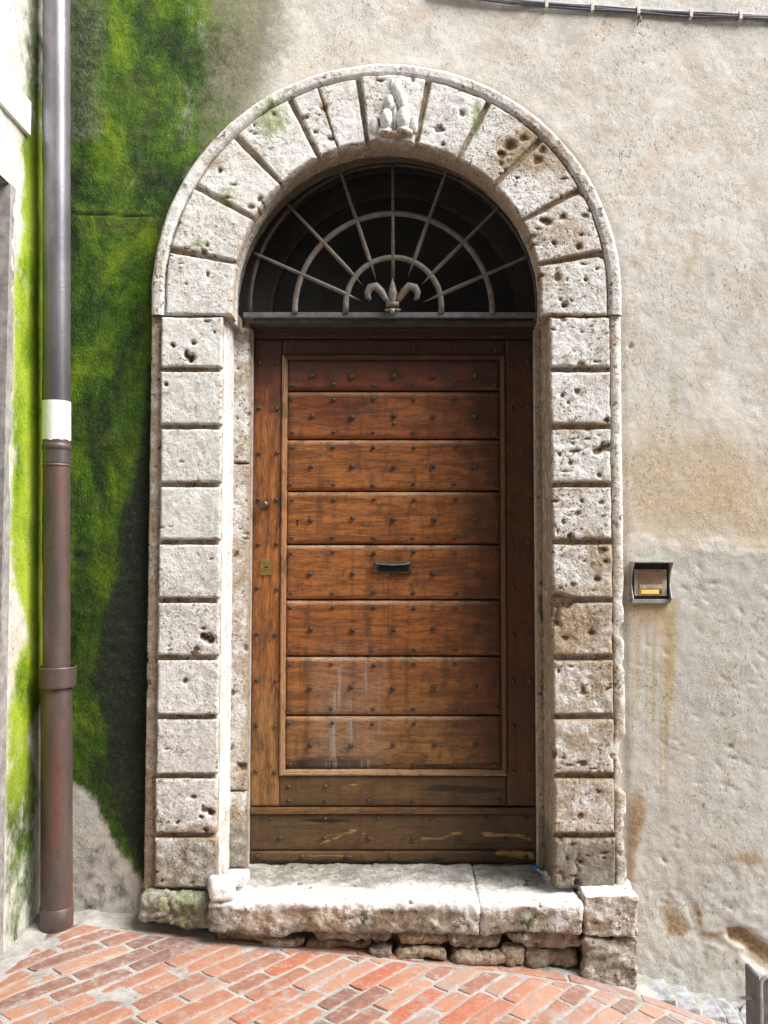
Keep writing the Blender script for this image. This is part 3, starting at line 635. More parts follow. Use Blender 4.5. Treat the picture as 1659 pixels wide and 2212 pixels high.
# pilasters: core, inner face, outer strip, ten blocks each
JV = [680, 798, 922, 1047, 1171, 1297, 1421, 1549, 1677, 1805, 1923]
JZ = [W(840, v, -.055)[1] for v in JV]
ZB = JZ[-1]
def core(side):
    if side < 0: prof = [(XL0, .03), (XL0, -.034), (XL0 + .03, -.036), (XL0 + .045, -.030), (XL1 - .004, -.030), (XL1 - .002, -.010), (XL1, .0), (XL1, .235)]
    else: prof = [(XR0, .235), (XR0, .0), (XR0 + .002, -.010), (XR0 + .004, -.030), (XR1 - .052, -.030), (XR1 - .048, -.045), (XR1 - .030, -.050), (XR1 - .012, -.047), (XR1 - .002, -.035), (XR1, .03)]
    pr = []
    for a, b in zip(prof[:-1], prof[1:]):
        k = max(1, int(math.hypot(b[0] - a[0], b[1] - a[1]) / .007)); pr += [(a[0] + (b[0] - a[0]) * i / k, a[1] + (b[1] - a[1]) * i / k) for i in range(k)]
    pr.append(prof[-1]); xx = np.array([a for a, b in pr]); yy = np.array([b for a, b in pr])
    zs = np.linspace(ZB - (.0 if side < 0 else .0), IMP, 330)
    dx = np.gradient(xx); dy = np.gradient(yy); L = np.hypot(dx, dy) + 1e-9; nx, ny = dy / L, -dx / L
    XX, ZZ = np.meshgrid(xx, zs, indexing='ij'); YY = np.broadcast_to(yy[:, None], XX.shape); NX = np.broadcast_to(nx[:, None], XX.shape); NY = np.broadcast_to(ny[:, None], XX.shape)
    Pt = np.stack([XX.ravel(), YY.ravel(), ZZ.ravel()], 1); Nn = np.stack([NX.ravel(), NY.ravel(), NX.ravel() * 0], 1)
    if side > 0:  # broken outer moulding on the lower right
        Pt[:, 0] -= sst(XR1 - .06, XR1 - .03, Pt[:, 0]) * np.clip(fbm(Pt * np.array([0, 0, 14.]), 77, 3), 0, 1) * sst(1.6, 1.3, Pt[:, 2]) * .05
    xi = XL1 if side < 0 else XR0
    def br(Pn, b):
        inner = np.abs(Pn[:, 0] - xi) < .012
        if side < 0: return np.where(Pn[:, 0] < XL0 + .05, .78 + b * .6, np.where(inner, b * .3, .8))
        return np.where(Pn[:, 0] > XR1 - .06, .25 + b * .6, np.where(inner, .75 + b * .3, .85))
    def so(Pn, b):
        inner = np.abs(Pn[:, 0] - xi) < .012
        return b * .6 + (inner * .45 if side > 0 else 0)  # right inner face darkened: its shade put into the stone colour
    smooth_sheet('pilaster_backing', Pt, len(pr), len(zs), portal, 310 + side, .003, Nn, brown=br, soot=so)
core(-1); core(1)
for side in (-1, 1):
    x0, x1 = (XL0 + .050, XL1 + .002) if side < 0 else (XR0 - .002, XR1 - .054)
    for i in range(10):
        zt, zb = JZ[i] - .011, JZ[i + 1] + .011
        if i == 0: zt = IMP - .012
        j0, j1 = random.uniform(-.003, .003), random.uniform(-.002, .002)
        def ext(X, Z, y, i=i, side=side):
            if side > 0 and i in (2, 3):     # squared repair patches
                u, v = P(X, X * 0 - .05, Z); box = (sst(1255, 1252, u) * (sst(962, 966, v) * sst(1042, 1038, v) if i == 2 else sst(1056, 1060, v) * sst(1102, 1098, v)))
                y = y + box * (.004 if i == 3 else -.003)
            if side > 0 and i in (5, 6): y = y + .006 * (fbm(np.stack([X, X * 0, Z], 1) * 25, 88, 4) + .3)
            if side > 0 and i == 9:
                u, v = P(X, X * 0 - .05, Z); y = y + .010 * np.exp(-((u - 1246 + 4 * np.sin(v * .2)) / 3.5) ** 2) * sst(1835, 1850, v)
            return y
        p_ = 900 if side < 0 and i not in (0, 5, 8, 9) else 1700
        block('pilaster_block', portal, (lambda s, t, a=x0 + j0, b=zb: (a + s, b + t)), x1 - x0 - j0, zt - zb, -.058 - random.uniform(0, .003), -.02, rnd=.007 + (.005 if side > 0 else 0), seed=100 + i + (30 if side > 0 else 0), pits=p_, extra=ext, rough=.0022 if side < 0 else .0032, outl=.0022 if side < 0 else .004)
# inner jambs stepping in to the door, as stacked stones
for side, xa, xb in ((-1, XL1 - .02, -.735), (1, .583, XR0 + .02)):
    cuts = [ZB - .01, W(840, 1712, .2)[1], W(840, 1000, .2)[1], 2.735] if side < 0 else [ZB - .01, W(840, 1500, .2)[1], 2.735]
    for k in range(len(cuts) - 1):
        za, zb = cuts[k] + .003, cuts[k + 1] - .003
        o = block('jamb_stone', portal, (lambda s, t, a=xa, b=za: (a + s, b + t)), xb - xa, zb - za, .215, .30, rnd=.012, seed=200 + k + (9 if side > 0 else 0), pits=1500, rough=.003)
        nv = len(o.data.vertices); arr = np.zeros(nv, np.float32); o.data.attributes['brown'].data.foreach_get('value', arr)
        o.data.attributes['brown'].data.foreach_set('value', arr + (.62 if side < 0 and k > 0 else (.0 if side < 0 else .8)))
        if side > 0:
            o.data.attributes['soot'].data.foreach_get('value', arr); o.data.attributes['soot'].data.foreach_set('value', arr + .6)  # right jamb stones darkened in colour, standing in for the reveal's shade
# narrow plaster bead beside the door
for xa, xb in ((-.742, -.728), (.576, .590)):
    b = MB(); b.box(xa, xb, .243, .40, ZB - .005, 2.73, .003); b.build('jamb_bead', mat_simple('bead_cement', (.40, .38, .35), .85, nscale=30, var=.3, bump=.003), portal)

# ---------------------------------------------------------------- rough stones: step, plinths, rubble
def rock_mesh(c, size, r, res, rough, seed, rot=0, taper=0, freq=7, pits=True):
    hx, hy, hz = [s / 2 for s in size]; Vs = []; Fs = []; base = 0
    for ax in range(3):
        for sg in (-1, 1):
            dims = [(hx, hy, hz)[k] for k in range(3) if k != ax]
            n, m = [max(4, int(2 * d / res)) for d in dims]
            a, b = np.meshgrid(np.linspace(-dims[0], dims[0], n), np.linspace(-dims[1], dims[1], m), indexing='ij')
            cols = [None] * 3; oth = [k for k in range(3) if k != ax]; cols[ax] = np.full(a.size, sg * (hx, hy, hz)[ax]); cols[oth[0]] = a.ravel(); cols[oth[1]] = b.ravel()
            Vs.append(np.stack(cols, 1)); Fs.append(gridfaces(n, m, flip=(sg > 0) == (ax == 1), base=base)); base += a.size
    V = np.concatenate(Vs); Fc = np.concatenate(Fs); H = np.array([hx, hy, hz]); r = min(r, min(H) * .98)
    q = np.clip(V, -(H - r), H - r); d = V - q; nn = d / (np.linalg.norm(d, axis=1)[:, None] + 1e-9); V = q + nn * r
    V = V.copy(); V[:, 0] *= 1 - taper * (V[:, 2] / (2 * hz))
    cr, sr = math.cos(rot), math.sin(rot)
    w0 = V + np.array([seed * 5.1, seed * 2.3, 0]); wp = V + np.array(c)
    dsp = rough * fbm(w0 * freq, seed, 4, .55) + rough * .35 * fbm(w0 * freq * 4, seed + 9, 3)
    pf = np.clip((fbm(w0 * 38, seed + 7, 3) - .35) * 4, 0, 1)
    V = V + nn * (dsp - pf * .005 * bool(pits))[:, None]
    x, y = V[:, 0] * cr - V[:, 1] * sr, V[:, 0] * sr + V[:, 1] * cr
    V = np.stack([x + c[0], y + c[1], V[:, 2] + c[2]], 1)
    return V, Fc, pf * bool(pits), nn
def rock(name, parent, c, size, r=.03, res=.008, rough=.01, seed=0, brown=0., soot=0., moss=0., rot=0, taper=0, freq=7, m=None, fn=None):
    V, Fc, pf, nn = rock_mesh(c, size, r, res, rough, seed, rot, taper, freq)
    st = dict(brown=brown + .25 * fbm(V * 9, seed + 1, 3), soot=soot + .25 * fbm(V * 7, seed + 2, 3), moss=moss + .2 * fbm(V * 6, seed + 3, 3) if moss else np.zeros(len(V)), pit=pf)
    if fn: fn(V, nn, st)
    return mk(name, V, Fc, m or M_ST, parent, attrs=st)
step = thing('door_step', 'worn pale stone doorstep on crumbling rubble, grey-white along its edge', 'doorstep', (-.07, -.05, 0))
ST = ZB - .008
def slabfn(V, nn, st):
    top = nn[:, 2] > .6
    back = sst(-.12, .10, V[:, 1])
    low = sst(ST - .01, ST - .035, V[:, 2])
    st['brown'] = -.12 + .25 * back + low * (.80 + .6 * fbm(V * 10, 14, 4)) + st['brown'] * .3
    st['soot'] = .20 + back * .52 + .3 * fbm(V * 11, 4, 4) + low * (.30 + .6 * fbm(V * 7, 15, 4) + .3 * sst(-.3, -.9, V[:, 0]) + .25 * sst(ST - .07, ST - .12, V[:, 2]))
    st['moss'] = .30 * back * (1 + fbm(V * 9, 6, 3)) + .25 * low * np.clip(fbm(V * 8, 19, 3), 0, 1)
    V[:, 2] += low * .018 * fbm(V * np.array([7, 0, 0]) + 3, 23, 4); V[:, 1] += low * .012 * fbm(V * np.array([9, 0, 20]), 24, 4)
xj = W(1035, 1940, -.16)[0]; xl = W(450, 1945, -.16)[0]; xr = W(1256, 1945, -.16)[0]
rock('step_slab', step, ((xl + xj) / 2, .09, ST - .062), (xj - xl - .001, .52, .125), .014, .0065, .013, 401, .12, .12, 0, fn=slabfn, freq=13)
rock('step_slab', step, ((xj + xr) / 2 + .002, .09, ST - .065), (xr - xj - .001, .52, .118), .014, .0065, .012, 402, .1, .1, 0, fn=slabfn, freq=13)
b = MB(); b.box(-.82, .62, .24, .42, ZB - .2, ST - .012); b.build('step_bed', mat_simple('bed_stone', (.35, .33, .29), .9), step)
# small stone wedge at the left end and broken lumps below the left pilaster
x, z = W(512, 1896, -.02); rock('wedge_stone', step, (x, -.02, z), (.095, .10, .045), .012, .006, .005, 403, -.1)
x, z = W(476, 1915, -.13); rock('wedge_stone', step, (x, -.11, z - .01), (.10, .14, .07), .02, .006, .010, 404, -.1, rot=.3)
x, z = W(345, 1958, -.07); rock('broken_stone', step, (x, -.045, z), (.17, .16, .11), .035, .0065, .028, 405, .45, .75, .42, freq=11)
x, z = W(415, 1962, -.07); rock('broken_stone', step, (x, -.06, z), (.19, .15, .115), .03, .0065, .030, 406, .4, .85, .5, freq=12)
# rubble course under the slab
rs = random.Random(5); xx = xl + .02; k = 0
while xx < xr - .02:
    zg = float(ground_z(xx)) - .015; top = ST - .115; hgt = top - zg
    wd = rs.uniform(.09, .27) if hgt > .06 else .2
    if hgt > .015:
        nrow = 1 if hgt < .08 else (2 if hgt < .17 or rs.random() < .5 else 3)
        cuts_ = sorted([0, 1] + [(q + 1) / nrow + rs.uniform(-.14, .14) for q in range(nrow - 1)])
        for j in range(nrow):
            ha, hb = cuts_[j] * hgt, cuts_[j + 1] * hgt; hh = hb - ha
            rock('rubble_stone', step, (xx + wd / 2 + rs.uniform(-.02, .02), -.05 + rs.uniform(-.03, .02), zg + (ha + hb) / 2), (wd * rs.uniform(.85, 1.08), .16, hh * rs.uniform(.8, 1.0)), min(.03, hh * .45), .007, .026, 420 + k, .75 + .35 * rs.random(), .45 + .35 * rs.random(), .22, rot=rs.uniform(-.12, .12), taper=rs.uniform(-.3, .3), freq=13); k += 1
    xx += wd * .95
V, Fc, pf, nn = rock_mesh(((xl + xr) / 2 + .02, .03, ST - .115 - .25), (xr - xl - .03, .19, .5), .01, .012, .02, 470, freq=14)
mk('rubble_fill', V, Fc, mat_simple('rubble_dirt', (.14, .11, .08), .95, nscale=30, var=.6, bump=.01), step)
# plinth under the right pilaster
plinth = thing('plinth_stone', 'squared weathered footing stone standing under the right pilaster', 'stone block', (.86, -.05, 0))
xa = W(1259, 1990, -.15)[0]; xb = W(1378, 1990, -.15)[0]; zt = W(1310, 1937, -.17)[1]; zt2 = W(1310, 2030, -.17)[1]
def plfn(V, nn, st):
    V[:, 1] += .02 * sst(zt2 + .03, zt2 - .05, V[:, 2]) * (nn[:, 1] < -.3)
    st['brown'] = np.where(nn[:, 2] > .6, -.2, st['brown']); st['soot'] = np.where(nn[:, 2] > .6, 0, st['soot'])
rock('upper_stone', plinth, ((xa + xb) / 2, -.02, (zt + zt2) / 2 + .005), (xb - xa, .30, zt - zt2), .014, .0065, .020, 440, .72, .3, .12, fn=plfn, freq=13)
rock('lower_stone', plinth, ((xa + xb) / 2 + .004, -.005, zt2 / 2 - .17), (xb - xa - .004, .30, zt2 + .34), .02, .0065, .026, 441, .75, .62, .3, freq=12)

# ---------------------------------------------------------------- paving
BRD = lambda x: np.interp(x, [-3, -1.5, -1.1, .73, .95, 2.8], [.0, .0, -.03, -.14, -.165, -.30])   # wall side of the brick border
rb = random.Random(11)
def clip(poly, a, b, c):           # keep a*x + b*y <= c
    out = []
    for i in range(len(poly)):
        p, q = poly[i], poly[(i + 1) % len(poly)]; dp = a * p[0] + b * p[1] - c; dq = a * q[0] + b * q[1] - c
        if dp <= 0: out.append(p)
        if dp * dq < 0: t = dp / (dp - dq); out.append((p[0] + t * (q[0] - p[0]), p[1] + t * (q[1] - p[1])))
    return out
bv, bf, bt = [], [], []
def brick(poly, tone, tilt=0):
    if len(poly) < 3: return
    ar = abs(sum(poly[i][0] * poly[(i + 1) % len(poly)][1] - poly[(i + 1) % len(poly)][0] * poly[i][1] for i in range(len(poly)))) / 2
    if ar < .0012: return
    # subdivide the outline, wobble it, build three rings
    pts = []
    for i in range(len(poly)):
        p, q = Vector(poly[i]), Vector(poly[(i + 1) % len(poly)]); L = (q - p).length; n = max(1, int(L / .025))
        pts += [p.lerp(q, k / n) for k in range(n)]
    if sum(pts[i].x * pts[(i + 1) % len(pts)].y - pts[(i + 1) % len(pts)].x * pts[i].y for i in range(len(pts))) < 0: pts.reverse()
    c = sum(pts, Vector((0, 0))) / len(pts); dz = rb.uniform(-.0018, .0018); tx, ty = rb.uniform(-.02, .02), rb.uniform(-.03, .03)
    n = len(pts); base = len(bv)
    jit = [rb.uniform(-.0022, .0022) for _ in pts]
    for ring, (ins, h) in enumerate([(0, -.02), (.0004, -.001), (.002, .0014), (.006, .0024)]):
        for i, p in enumerate(pts):
            t = (pts[(i + 1) % n] - pts[i - 1]).normalized(); nr = Vector((-t.y, t.x))
            k = ins + jit[i] + (.004 if ((p - c).length > .0 and abs((pts[(i + 1) % n] - p).normalized().dot((p - pts[i - 1]).normalized())) < .6) else 0)
            q = p + nr * k
            bv.append((q.x, q.y, float(ground_z(q.x)) + h + dz + (q.x - c.x) * tx + (q.y - c.y) * ty)); bt.append(tone)
    bv.append((c.x, c.y, float(ground_z(c.x)) + .0027 + dz)); bt.append(tone)
    for r_ in range(3):
        for i in range(n): bf.append((base + r_ * n + i, base + r_ * n + (i + 1) % n, base + (r_ + 1) * n + (i + 1) % n, base + (r_ + 1) * n + i))
    for i in range(n): bf.append((base + 3 * n + i, base + 3 * n + (i + 1) % n, base + 4 * n))
th = R(55); dx, dy = math.cos(th), math.sin(th); px_, py_ = -dy, dx
PW, PL, GAP = .078, .32, .0125
for row in range(-60, 60):
    off = rb.uniform(0, PL) if True else 0; k = -20
    s = -5.0 + off
    while s < 5:
        L = PL * rb.choice([1, 1, 1, .97, .55]) * rb.uniform(.95, 1.03)
        cx0, cy0 = row * PW * px_, row * PW * py_
        a0 = s; a1 = s + L; s += L + GAP * rb.uniform(.8, 1.3)
        mx, my = cx0 + dx * (a0 + a1) / 2, cy0 + dy * (a0 + a1) / 2
        if mx < -1.9 or mx > 2.6 or my < -2.3 or my > .3: continue
        hw = (PW - GAP) / 2 * rb.uniform(.92, 1.08)
        poly = [(cx0 + dx * a + px_ * b, cy0 + dy * a + py_ * b) for a, b in ((a0, -hw), (a1, -hw), (a1, hw), (a0, hw))]
        s1 = (float(BRD(mx + .05)) - float(BRD(mx - .05))) / .1
        poly = clip(poly, -s1, 1, float(BRD(mx)) - s1 * mx - .082); poly = clip(poly, -1, 0, 1.50)
        if rb.random() < .008: continue
        t_ = min(1, max(0, rb.gauss(.50, .27))); t_ = t_ if rb.random() > .05 else 1
        t_ -= .15 * (mx < -.9)
        brick(poly, max(0, t_))
x = -1.36
while x < 2.5:
    L = .285; x1 = x + L; ya, yb = float(BRD(x)), float(BRD(x1)); 
    brick([(x + .006, ya - .008), (x + .006, ya - .066), (x1 - .006, yb - .066), (x1 - .006, yb - .008)], min(1, max(0, rb.gauss(.55, .2))) - (.3 if x > .7 or x < -1 else 0)); x = x1
# pavement mortar sheet, one mesh with the bricks laid in it
xs = np.concatenate([[-8, -4, -2.2], np.arange(-1.75, 2.2, .016), [2.4, 3, 5, 9]]); ys = np.concatenate([[-14, -7, -4, -2.6], np.arange(-1.4, .16, .016), [.4]])
X, Y = [a.ravel() for a in np.meshgrid(xs, ys, indexing='ij')]; p3 = np.stack([X, Y, X * 0], 1)
Z = ground_z(X) - .0015 + .0022 * fbm(p3 * 22, 61, 3) + .0012 * fbm(p3 * 5, 62, 3)
edge = BRD(X) + .0
nearw = sst(-.01, .06, Y - edge)
Z = Z + nearw * .012 + nearw * .010 * fbm(p3 * 14, 63, 3)
lump = sst(-.95, -1.15, X) * sst(-.11, -.02, Y) ; Z = Z + lump * (.02 + .012 * fbm(p3 * 12, 64, 3))
Z = Z + sst(-1.42, -1.56, X) * .02
g0 = mk('pavement', np.stack([X, Y, Z], 1), gridfaces(len(xs), len(ys)), M_MO)
nb = len(bv)
o = mk('brick_paving', bv, bf, M_BR, attrs={'tone': bt}, smooth=False)
props(g0, kind='structure'); props(o, kind='structure')
# grey kerb stones along the wall foot at the right
kerb = MB(); allV, allF, base = [], [], 0
for k, (ua, ub) in enumerate([(1392, 1442), (1446, 1490), (1494, 1542), (1546, 1576), (1580, 1612), (1616, 1680)]):
    xa_, xb_ = W(ua, 2140, -.05)[0], W(ub, 2140, -.05)[0]; xm = (xa_ + xb_) / 2
    V, Fc, pf, nn = rock_mesh((xm, (float(BRD(xm)) + .0) / 2, float(ground_z(xm)) - .019), (xb_ - xa_, abs(float(BRD(xm))) + .02, .07), .010, .007, .008, 500 + k, freq=10)
    allV.append(V); allF.append(Fc + base); base += len(V)
o = mk('kerb', np.concatenate(allV), np.concatenate(allF), mat_simple('grey_cobble', (.33, .335, .36), .6, nscale=22, var=.35, bump=.004)); props(o, kind='structure')

# ---------------------------------------------------------------- the door
DY = .30
door = thing('wooden_door', 'old nail-studded brown oak door with horizontal planks, darker towards the top', 'door', (-.075, DY, ST))
DX0, DX1 = -.729, .577; DZ0 = ZB - .006; DZ1 = 2.74
def wx(u, v=1300): return W(u, v, DY)[0] if False else W(u, 1300, .28)[0]
def wz(v): return W(850, v, .28)[1]
def plank(name, x0, x1, z0, z1, front, back, m, seed, bev=.012, amp=.0012, res=.011, poly=None, extra=None):
    ns = max(3, int((x1 - x0) / res)); nt_ = max(3, int((z1 - z0) / res))
    bz = [0, 0, bev * .35, bev * .7, bev]
    s = np.array([0] + [0, bev * .5, bev] + list(np.linspace(0, 1, ns)[1:-1] * (x1 - x0 - 2 * bev) + bev) + [x1 - x0 - bev, x1 - x0 - bev * .5, x1 - x0, x1 - x0])
    t = np.array([0] + [0, bev * .5, bev] + list(np.linspace(0, 1, nt_)[1:-1] * (z1 - z0 - 2 * bev) + bev) + [z1 - z0 - bev, z1 - z0 - bev * .5, z1 - z0, z1 - z0])
    A, B = np.meshgrid(s, t, indexing='ij'); rim = np.zeros(A.shape, bool); rim[0] = rim[-1] = True; rim[:, 0] = rim[:, -1] = True
    d = np.minimum(np.minimum(A, (x1 - x0) - A), np.minimum(B, (z1 - z0) - B)).ravel(); A = A.ravel() + x0; B = B.ravel() + z0; rim = rim.ravel()
    p3 = np.stack([A, A * 0 + seed, B], 1)
    y = front + np.clip(1 - d / bev, 0, 1) * bev * .75 - amp * fbm(p3 * np.array([3, 1, 14]), seed, 3)
    if extra: y = extra(A, B, y)
    y = np.where(rim, back, y)
    u, v = P(A, A * 0 + .28, B); gn = fbm(p3 * np.array([14, 1, 30]), 5, 3) * 6
    lit_wear = np.exp(-(np.maximum((z1 - B) - bev * .6, 0) / .006) ** 2) * (bev > .01) * sst(800, 900, v) * (.5 + .5 * sst(-.2, .3, fbm(p3 * 6, 51, 3))) * sst(1100, 900, u)
    gb = lambda cu, cv, ru, rv: np.exp(-((u - cu) / ru) ** 2 - ((v + gn - cv) / rv) ** 2)
    rot_ = gb(700, 1655, 110, 13) * 1.1 + gb(950, 1657, 170, 8) * .7 + gb(1030, 1704, 90, 9) * 1.1 + gb(930, 1700, 50, 4) * .8 + gb(705, 1772, 50, 4) * 1.2 + gb(845, 1860, 400, 6) * .9 + gb(1040, 1822, 80, 4) * .7 + gb(640, 1800, 120, 40) * .25
    ln = lambda ua, va, ub_, vb, w_: np.exp(-((v + gn * .8 - (va + (vb - va) * (u - ua) / (ub_ - ua))) / w_) ** 2) * sst(ua - 8, ua + 8, u) * sst(ub_ + 8, ub_ - 8, u)
    gold = ln(690, 1822, 775, 1790, 4) + ln(900, 1818, 1000, 1798, 4) + ln(1040, 1800, 1150, 1812, 5) + ln(1070, 1842, 1155, 1846, 8) + ln(560, 1846, 800, 1850, 3) * .6 + ln(780, 1800, 860, 1780, 5) * .5 + ln(740, 1690, 800, 1696, 3) * .6
    if poly: A = poly(A, B, A)
    return mk(name, np.stack([A, y, B], 1), gridfaces(len(s), len(t)), m, door, attrs=dict(lit_wear=lit_wear, rot=rot_, gold=gold))
fx0, fx1 = wx(612), wx(1088); zf1, zf0 = wz(774), wz(1667)
rows = [774, 845, 949, 1061, 1176, 1296, 1418, 1546, 1667]
FY = .283
# stiles and rails
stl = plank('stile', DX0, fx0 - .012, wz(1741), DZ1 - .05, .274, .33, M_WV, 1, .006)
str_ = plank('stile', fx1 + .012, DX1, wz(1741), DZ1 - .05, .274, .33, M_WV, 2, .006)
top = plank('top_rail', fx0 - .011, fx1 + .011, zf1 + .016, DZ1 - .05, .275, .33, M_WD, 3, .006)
def rot(A, B, y):
    u, v = P(A, A * 0 + .28, B); k = np.exp(-((v - 1690 + 8 * np.sin(u * .02)) / 7) ** 2) * sst(1030, 1090, u) * sst(1105, 1095, u) * 0 + np.exp(-((v - (1705 - (u - 1000) * .0)) / 5) ** 2) * sst(1010, 1050, u) * .6
    return y + .006 * k
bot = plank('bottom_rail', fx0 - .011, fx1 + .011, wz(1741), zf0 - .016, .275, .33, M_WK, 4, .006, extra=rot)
b = MB(); b.box(DX0 + .001, DX1 - .001, .264, .33, wz(1757), wz(1743), .004); b.build('drip_moulding', M_WD, door, smooth=False)
b = MB(); b.box(DX0, DX1, .27, .33, DZ1 - .048, DZ1 + .02, .004); b.box(DX0, DX1, .255, .33, DZ1 - .012, DZ1 + .012, .003); b.build('head_rail', M_WD, door)
def crack(A, B, y):
    u, v = P(A, A * 0 + .28, B); n_ = fbm(np.stack([A, A * 0, B], 1) * 12, 31, 3)
    k = np.exp(-((v + 5 * n_ - 1772) / 2.2) ** 2) * sst(655, 670, u) * sst(760, 745, u)
    k2 = np.exp(-((v + 9 * n_ - (1815 - (u - 1000) * .12)) / 3) ** 2) * sst(940, 970, u) * sst(1150, 1100, u) * .5
    return y + .009 * k + .006 * k2 + .003 * n_
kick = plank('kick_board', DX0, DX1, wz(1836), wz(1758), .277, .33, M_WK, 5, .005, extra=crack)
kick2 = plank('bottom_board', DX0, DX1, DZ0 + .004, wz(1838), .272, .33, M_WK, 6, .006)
b = MB(); b.box(DX0, DX1, .3, .34, DZ0, DZ1); b.build('backing', mat_simple('dark_gap', (.02, .012, .008), .9), door)
# panel moulding : four mitred strips
def mould(p, q, inn):
    prof = [(0, .276), (.003, .266), (.009, .264), (.013, .270), (.020, .272), (.026, .283), (.026, .30)]
    vs = []
    for (s, y) in prof:
        vs.append((p[0] + inn[0][0] * s, y, p[1] + inn[0][1] * s)); vs.append((q[0] + inn[1][0] * s, y, q[1] + inn[1][1] * s))
    n = len(prof); return vs, [(2 * i, 2 * i + 1, 2 * i + 3, 2 * i + 2) for i in range(n - 1)]
ox0, ox1, oz0, oz1 = fx0 - .013, fx1 + .013, zf0 - .017, zf1 + .017
cs = [(ox0, oz0), (ox1, oz0), (ox1, oz1), (ox0, oz1)]; inn = [(1, 1), (-1, 1), (-1, -1), (1, -1)]
for i in range(4):
    vs, fs = mould(cs[i], cs[(i + 1) % 4], (inn[i], inn[(i + 1) % 4])); mk('panel_moulding', vs, fs, M_WV if i % 2 else M_WB, door, smooth=False, attrs={'lit_wear': [(.55, .1, .0, .5)[i]] * len(vs)})  # bottom and left strips paler, their lit sides put into the colour
def rotb(A, B, y):
    u, v = P(A, A * 0 + .28, B); n_ = fbm(np.stack([A, A * 0, B], 1) * 10, 33, 4)
    k = sst(1632, 1655, v + 12 * n_) * (sst(900, 800, u) + .4)
    return y + .010 * np.clip(k, 0, 1)
boards = []
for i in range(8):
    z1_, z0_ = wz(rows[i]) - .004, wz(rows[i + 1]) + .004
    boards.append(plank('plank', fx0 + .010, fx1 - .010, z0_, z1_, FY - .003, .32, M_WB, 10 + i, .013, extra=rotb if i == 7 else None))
# iron nail heads
nb_ = MB(); nb_.lathe([(.0105, 0), (.0108, .003), (.0092, .0075), (.006, .0105), (.0022, .0118)], (0, 0, 0), 'y', 10)
NM = bpy.data.meshes.new('nail_head'); NM.from_pydata(nb_.v, [], nb_.f); NM.materials.append(M_NAIL); NM.polygons.foreach_set('use_smooth', [True] * len(NM.polygons))
def nail(x, y, z, par, s=1.0):
    o = bpy.data.objects.new('nail_head', NM); C.objects.link(o); o.parent = par; o.location = Vector((x, y, z)) - wloc(par); o.scale = (s, s, s); o.rotation_euler = (0, rb.uniform(0, 3), 0); return o
US = [627, 718, 806, 893, 983, 1070]; UM = [671, 760, 849, 937, 1027]
PVM = lambda u, i: W(u + (1300 - (rows[i] + rows[i + 1]) / 2) * (850 - u) * 0, 1300, .28)[0]
for i in range(8):
    a, b_ = rows[i], rows[i + 1]
    for u in US:
        if i > 0: nail(wx(u + rb.uniform(-2, 2)), FY - .003, wz(a + 17 + rb.uniform(-2, 2)), boards[i], rb.uniform(.8, 1.0))
        if not (i == 7 and u in (806,)): nail(wx(u + rb.uniform(-2, 2)), FY - .003, wz(b_ - 14 + rb.uniform(-2, 2)), boards[i], rb.uniform(.8, 1.0))
    for u in UM: nail(wx(u + rb.uniform(-2, 2)), FY - .003, wz((a + b_) / 2 + 3 + rb.uniform(-2, 2)), boards[i], rb.uniform(1.05, 1.25))
for v in (784, 882, 980, 1080, 1174, 1272, 1371, 1469, 1567, 1667):
    for u, s in ((557, stl), (597, stl), (1108, str_), (1143, str_)): nail(wx(u + rb.uniform(-1.5, 1.5)), .274, wz(v + rb.uniform(-2, 2)), s, .95)
for u in (627, 718, 806, 893, 983, 1070): nail(wx(u), .275, wz(726), top, .9); nail(wx(u + 3), .275, wz(756), top, .85)
for u in (627, 705, 798, 891, 986, 1075): nail(wx(u), .275, wz(1729), bot, .95)
for u in (627, 705): nail(wx(u), .275, wz(1698), bot, .95)
for u in (590, 705, 818, 930, 1045, 1135): nail(wx(u), .277, wz(1767), kick, .9)
for u in (608, 703, 797, 892, 991, 1087): nail(wx(u), .277, wz(1810), kick, 1.0)
for u in (561, 656, 751, 845, 941, 1039, 1132): nail(wx(u), .272, wz(1849), kick2, .95)
# fittings
M_BRS = mat_simple('aged_brass', (.42, .31, .11), .38, .85, nscale=60, var=.3)
M_DBR = mat_simple('dark_bronze', (.12, .085, .05), .4, .7, nscale=60, var=.3)
x, z = wx(572), wz(1092); b = MB(); b.lathe([(.020, 0), (.020, .004), (.010, .008), (.009, .025), (.017, .030), (.022, .038), (.021, .046), (.013, .052), (.003, .054)], (x, .274, z), 'y', 24)
b.build('door_knob', M_DBR, door, smooth=True)
x0_, x1_, z0_, z1_ = wx(563), wx(589), wz(1242), wz(1208); b = MB(); b.box(x0_, x1_, .268, .276, z0_, z1_, .002)
lk = b.build('lock_plate', M_BRS, door)
M_BLK = mat_simple('black_slot', (.01, .01, .01), .8)
b = MB(); xm, zm = (x0_ + x1_) / 2, (z0_ + z1_) / 2; b.box(xm - .010, xm + .010, .2665, .270, zm - .0025, zm + .0015, 0); b.lathe([(.005, 0), (.005, .0035)], (xm, .2695, zm - .0005), 'y', 14); b.build('keyhole', M_BLK, lk)
for sx in (x0_ + .006, x1_ - .006):
    for sz in (z0_ + .006, z1_ - .006): c_ = MB(); c_.lathe([(.0032, 0), (.0025, .0018)], (sx, .2682, sz), 'y', 10); c_.build('screw', M_BRS, lk)
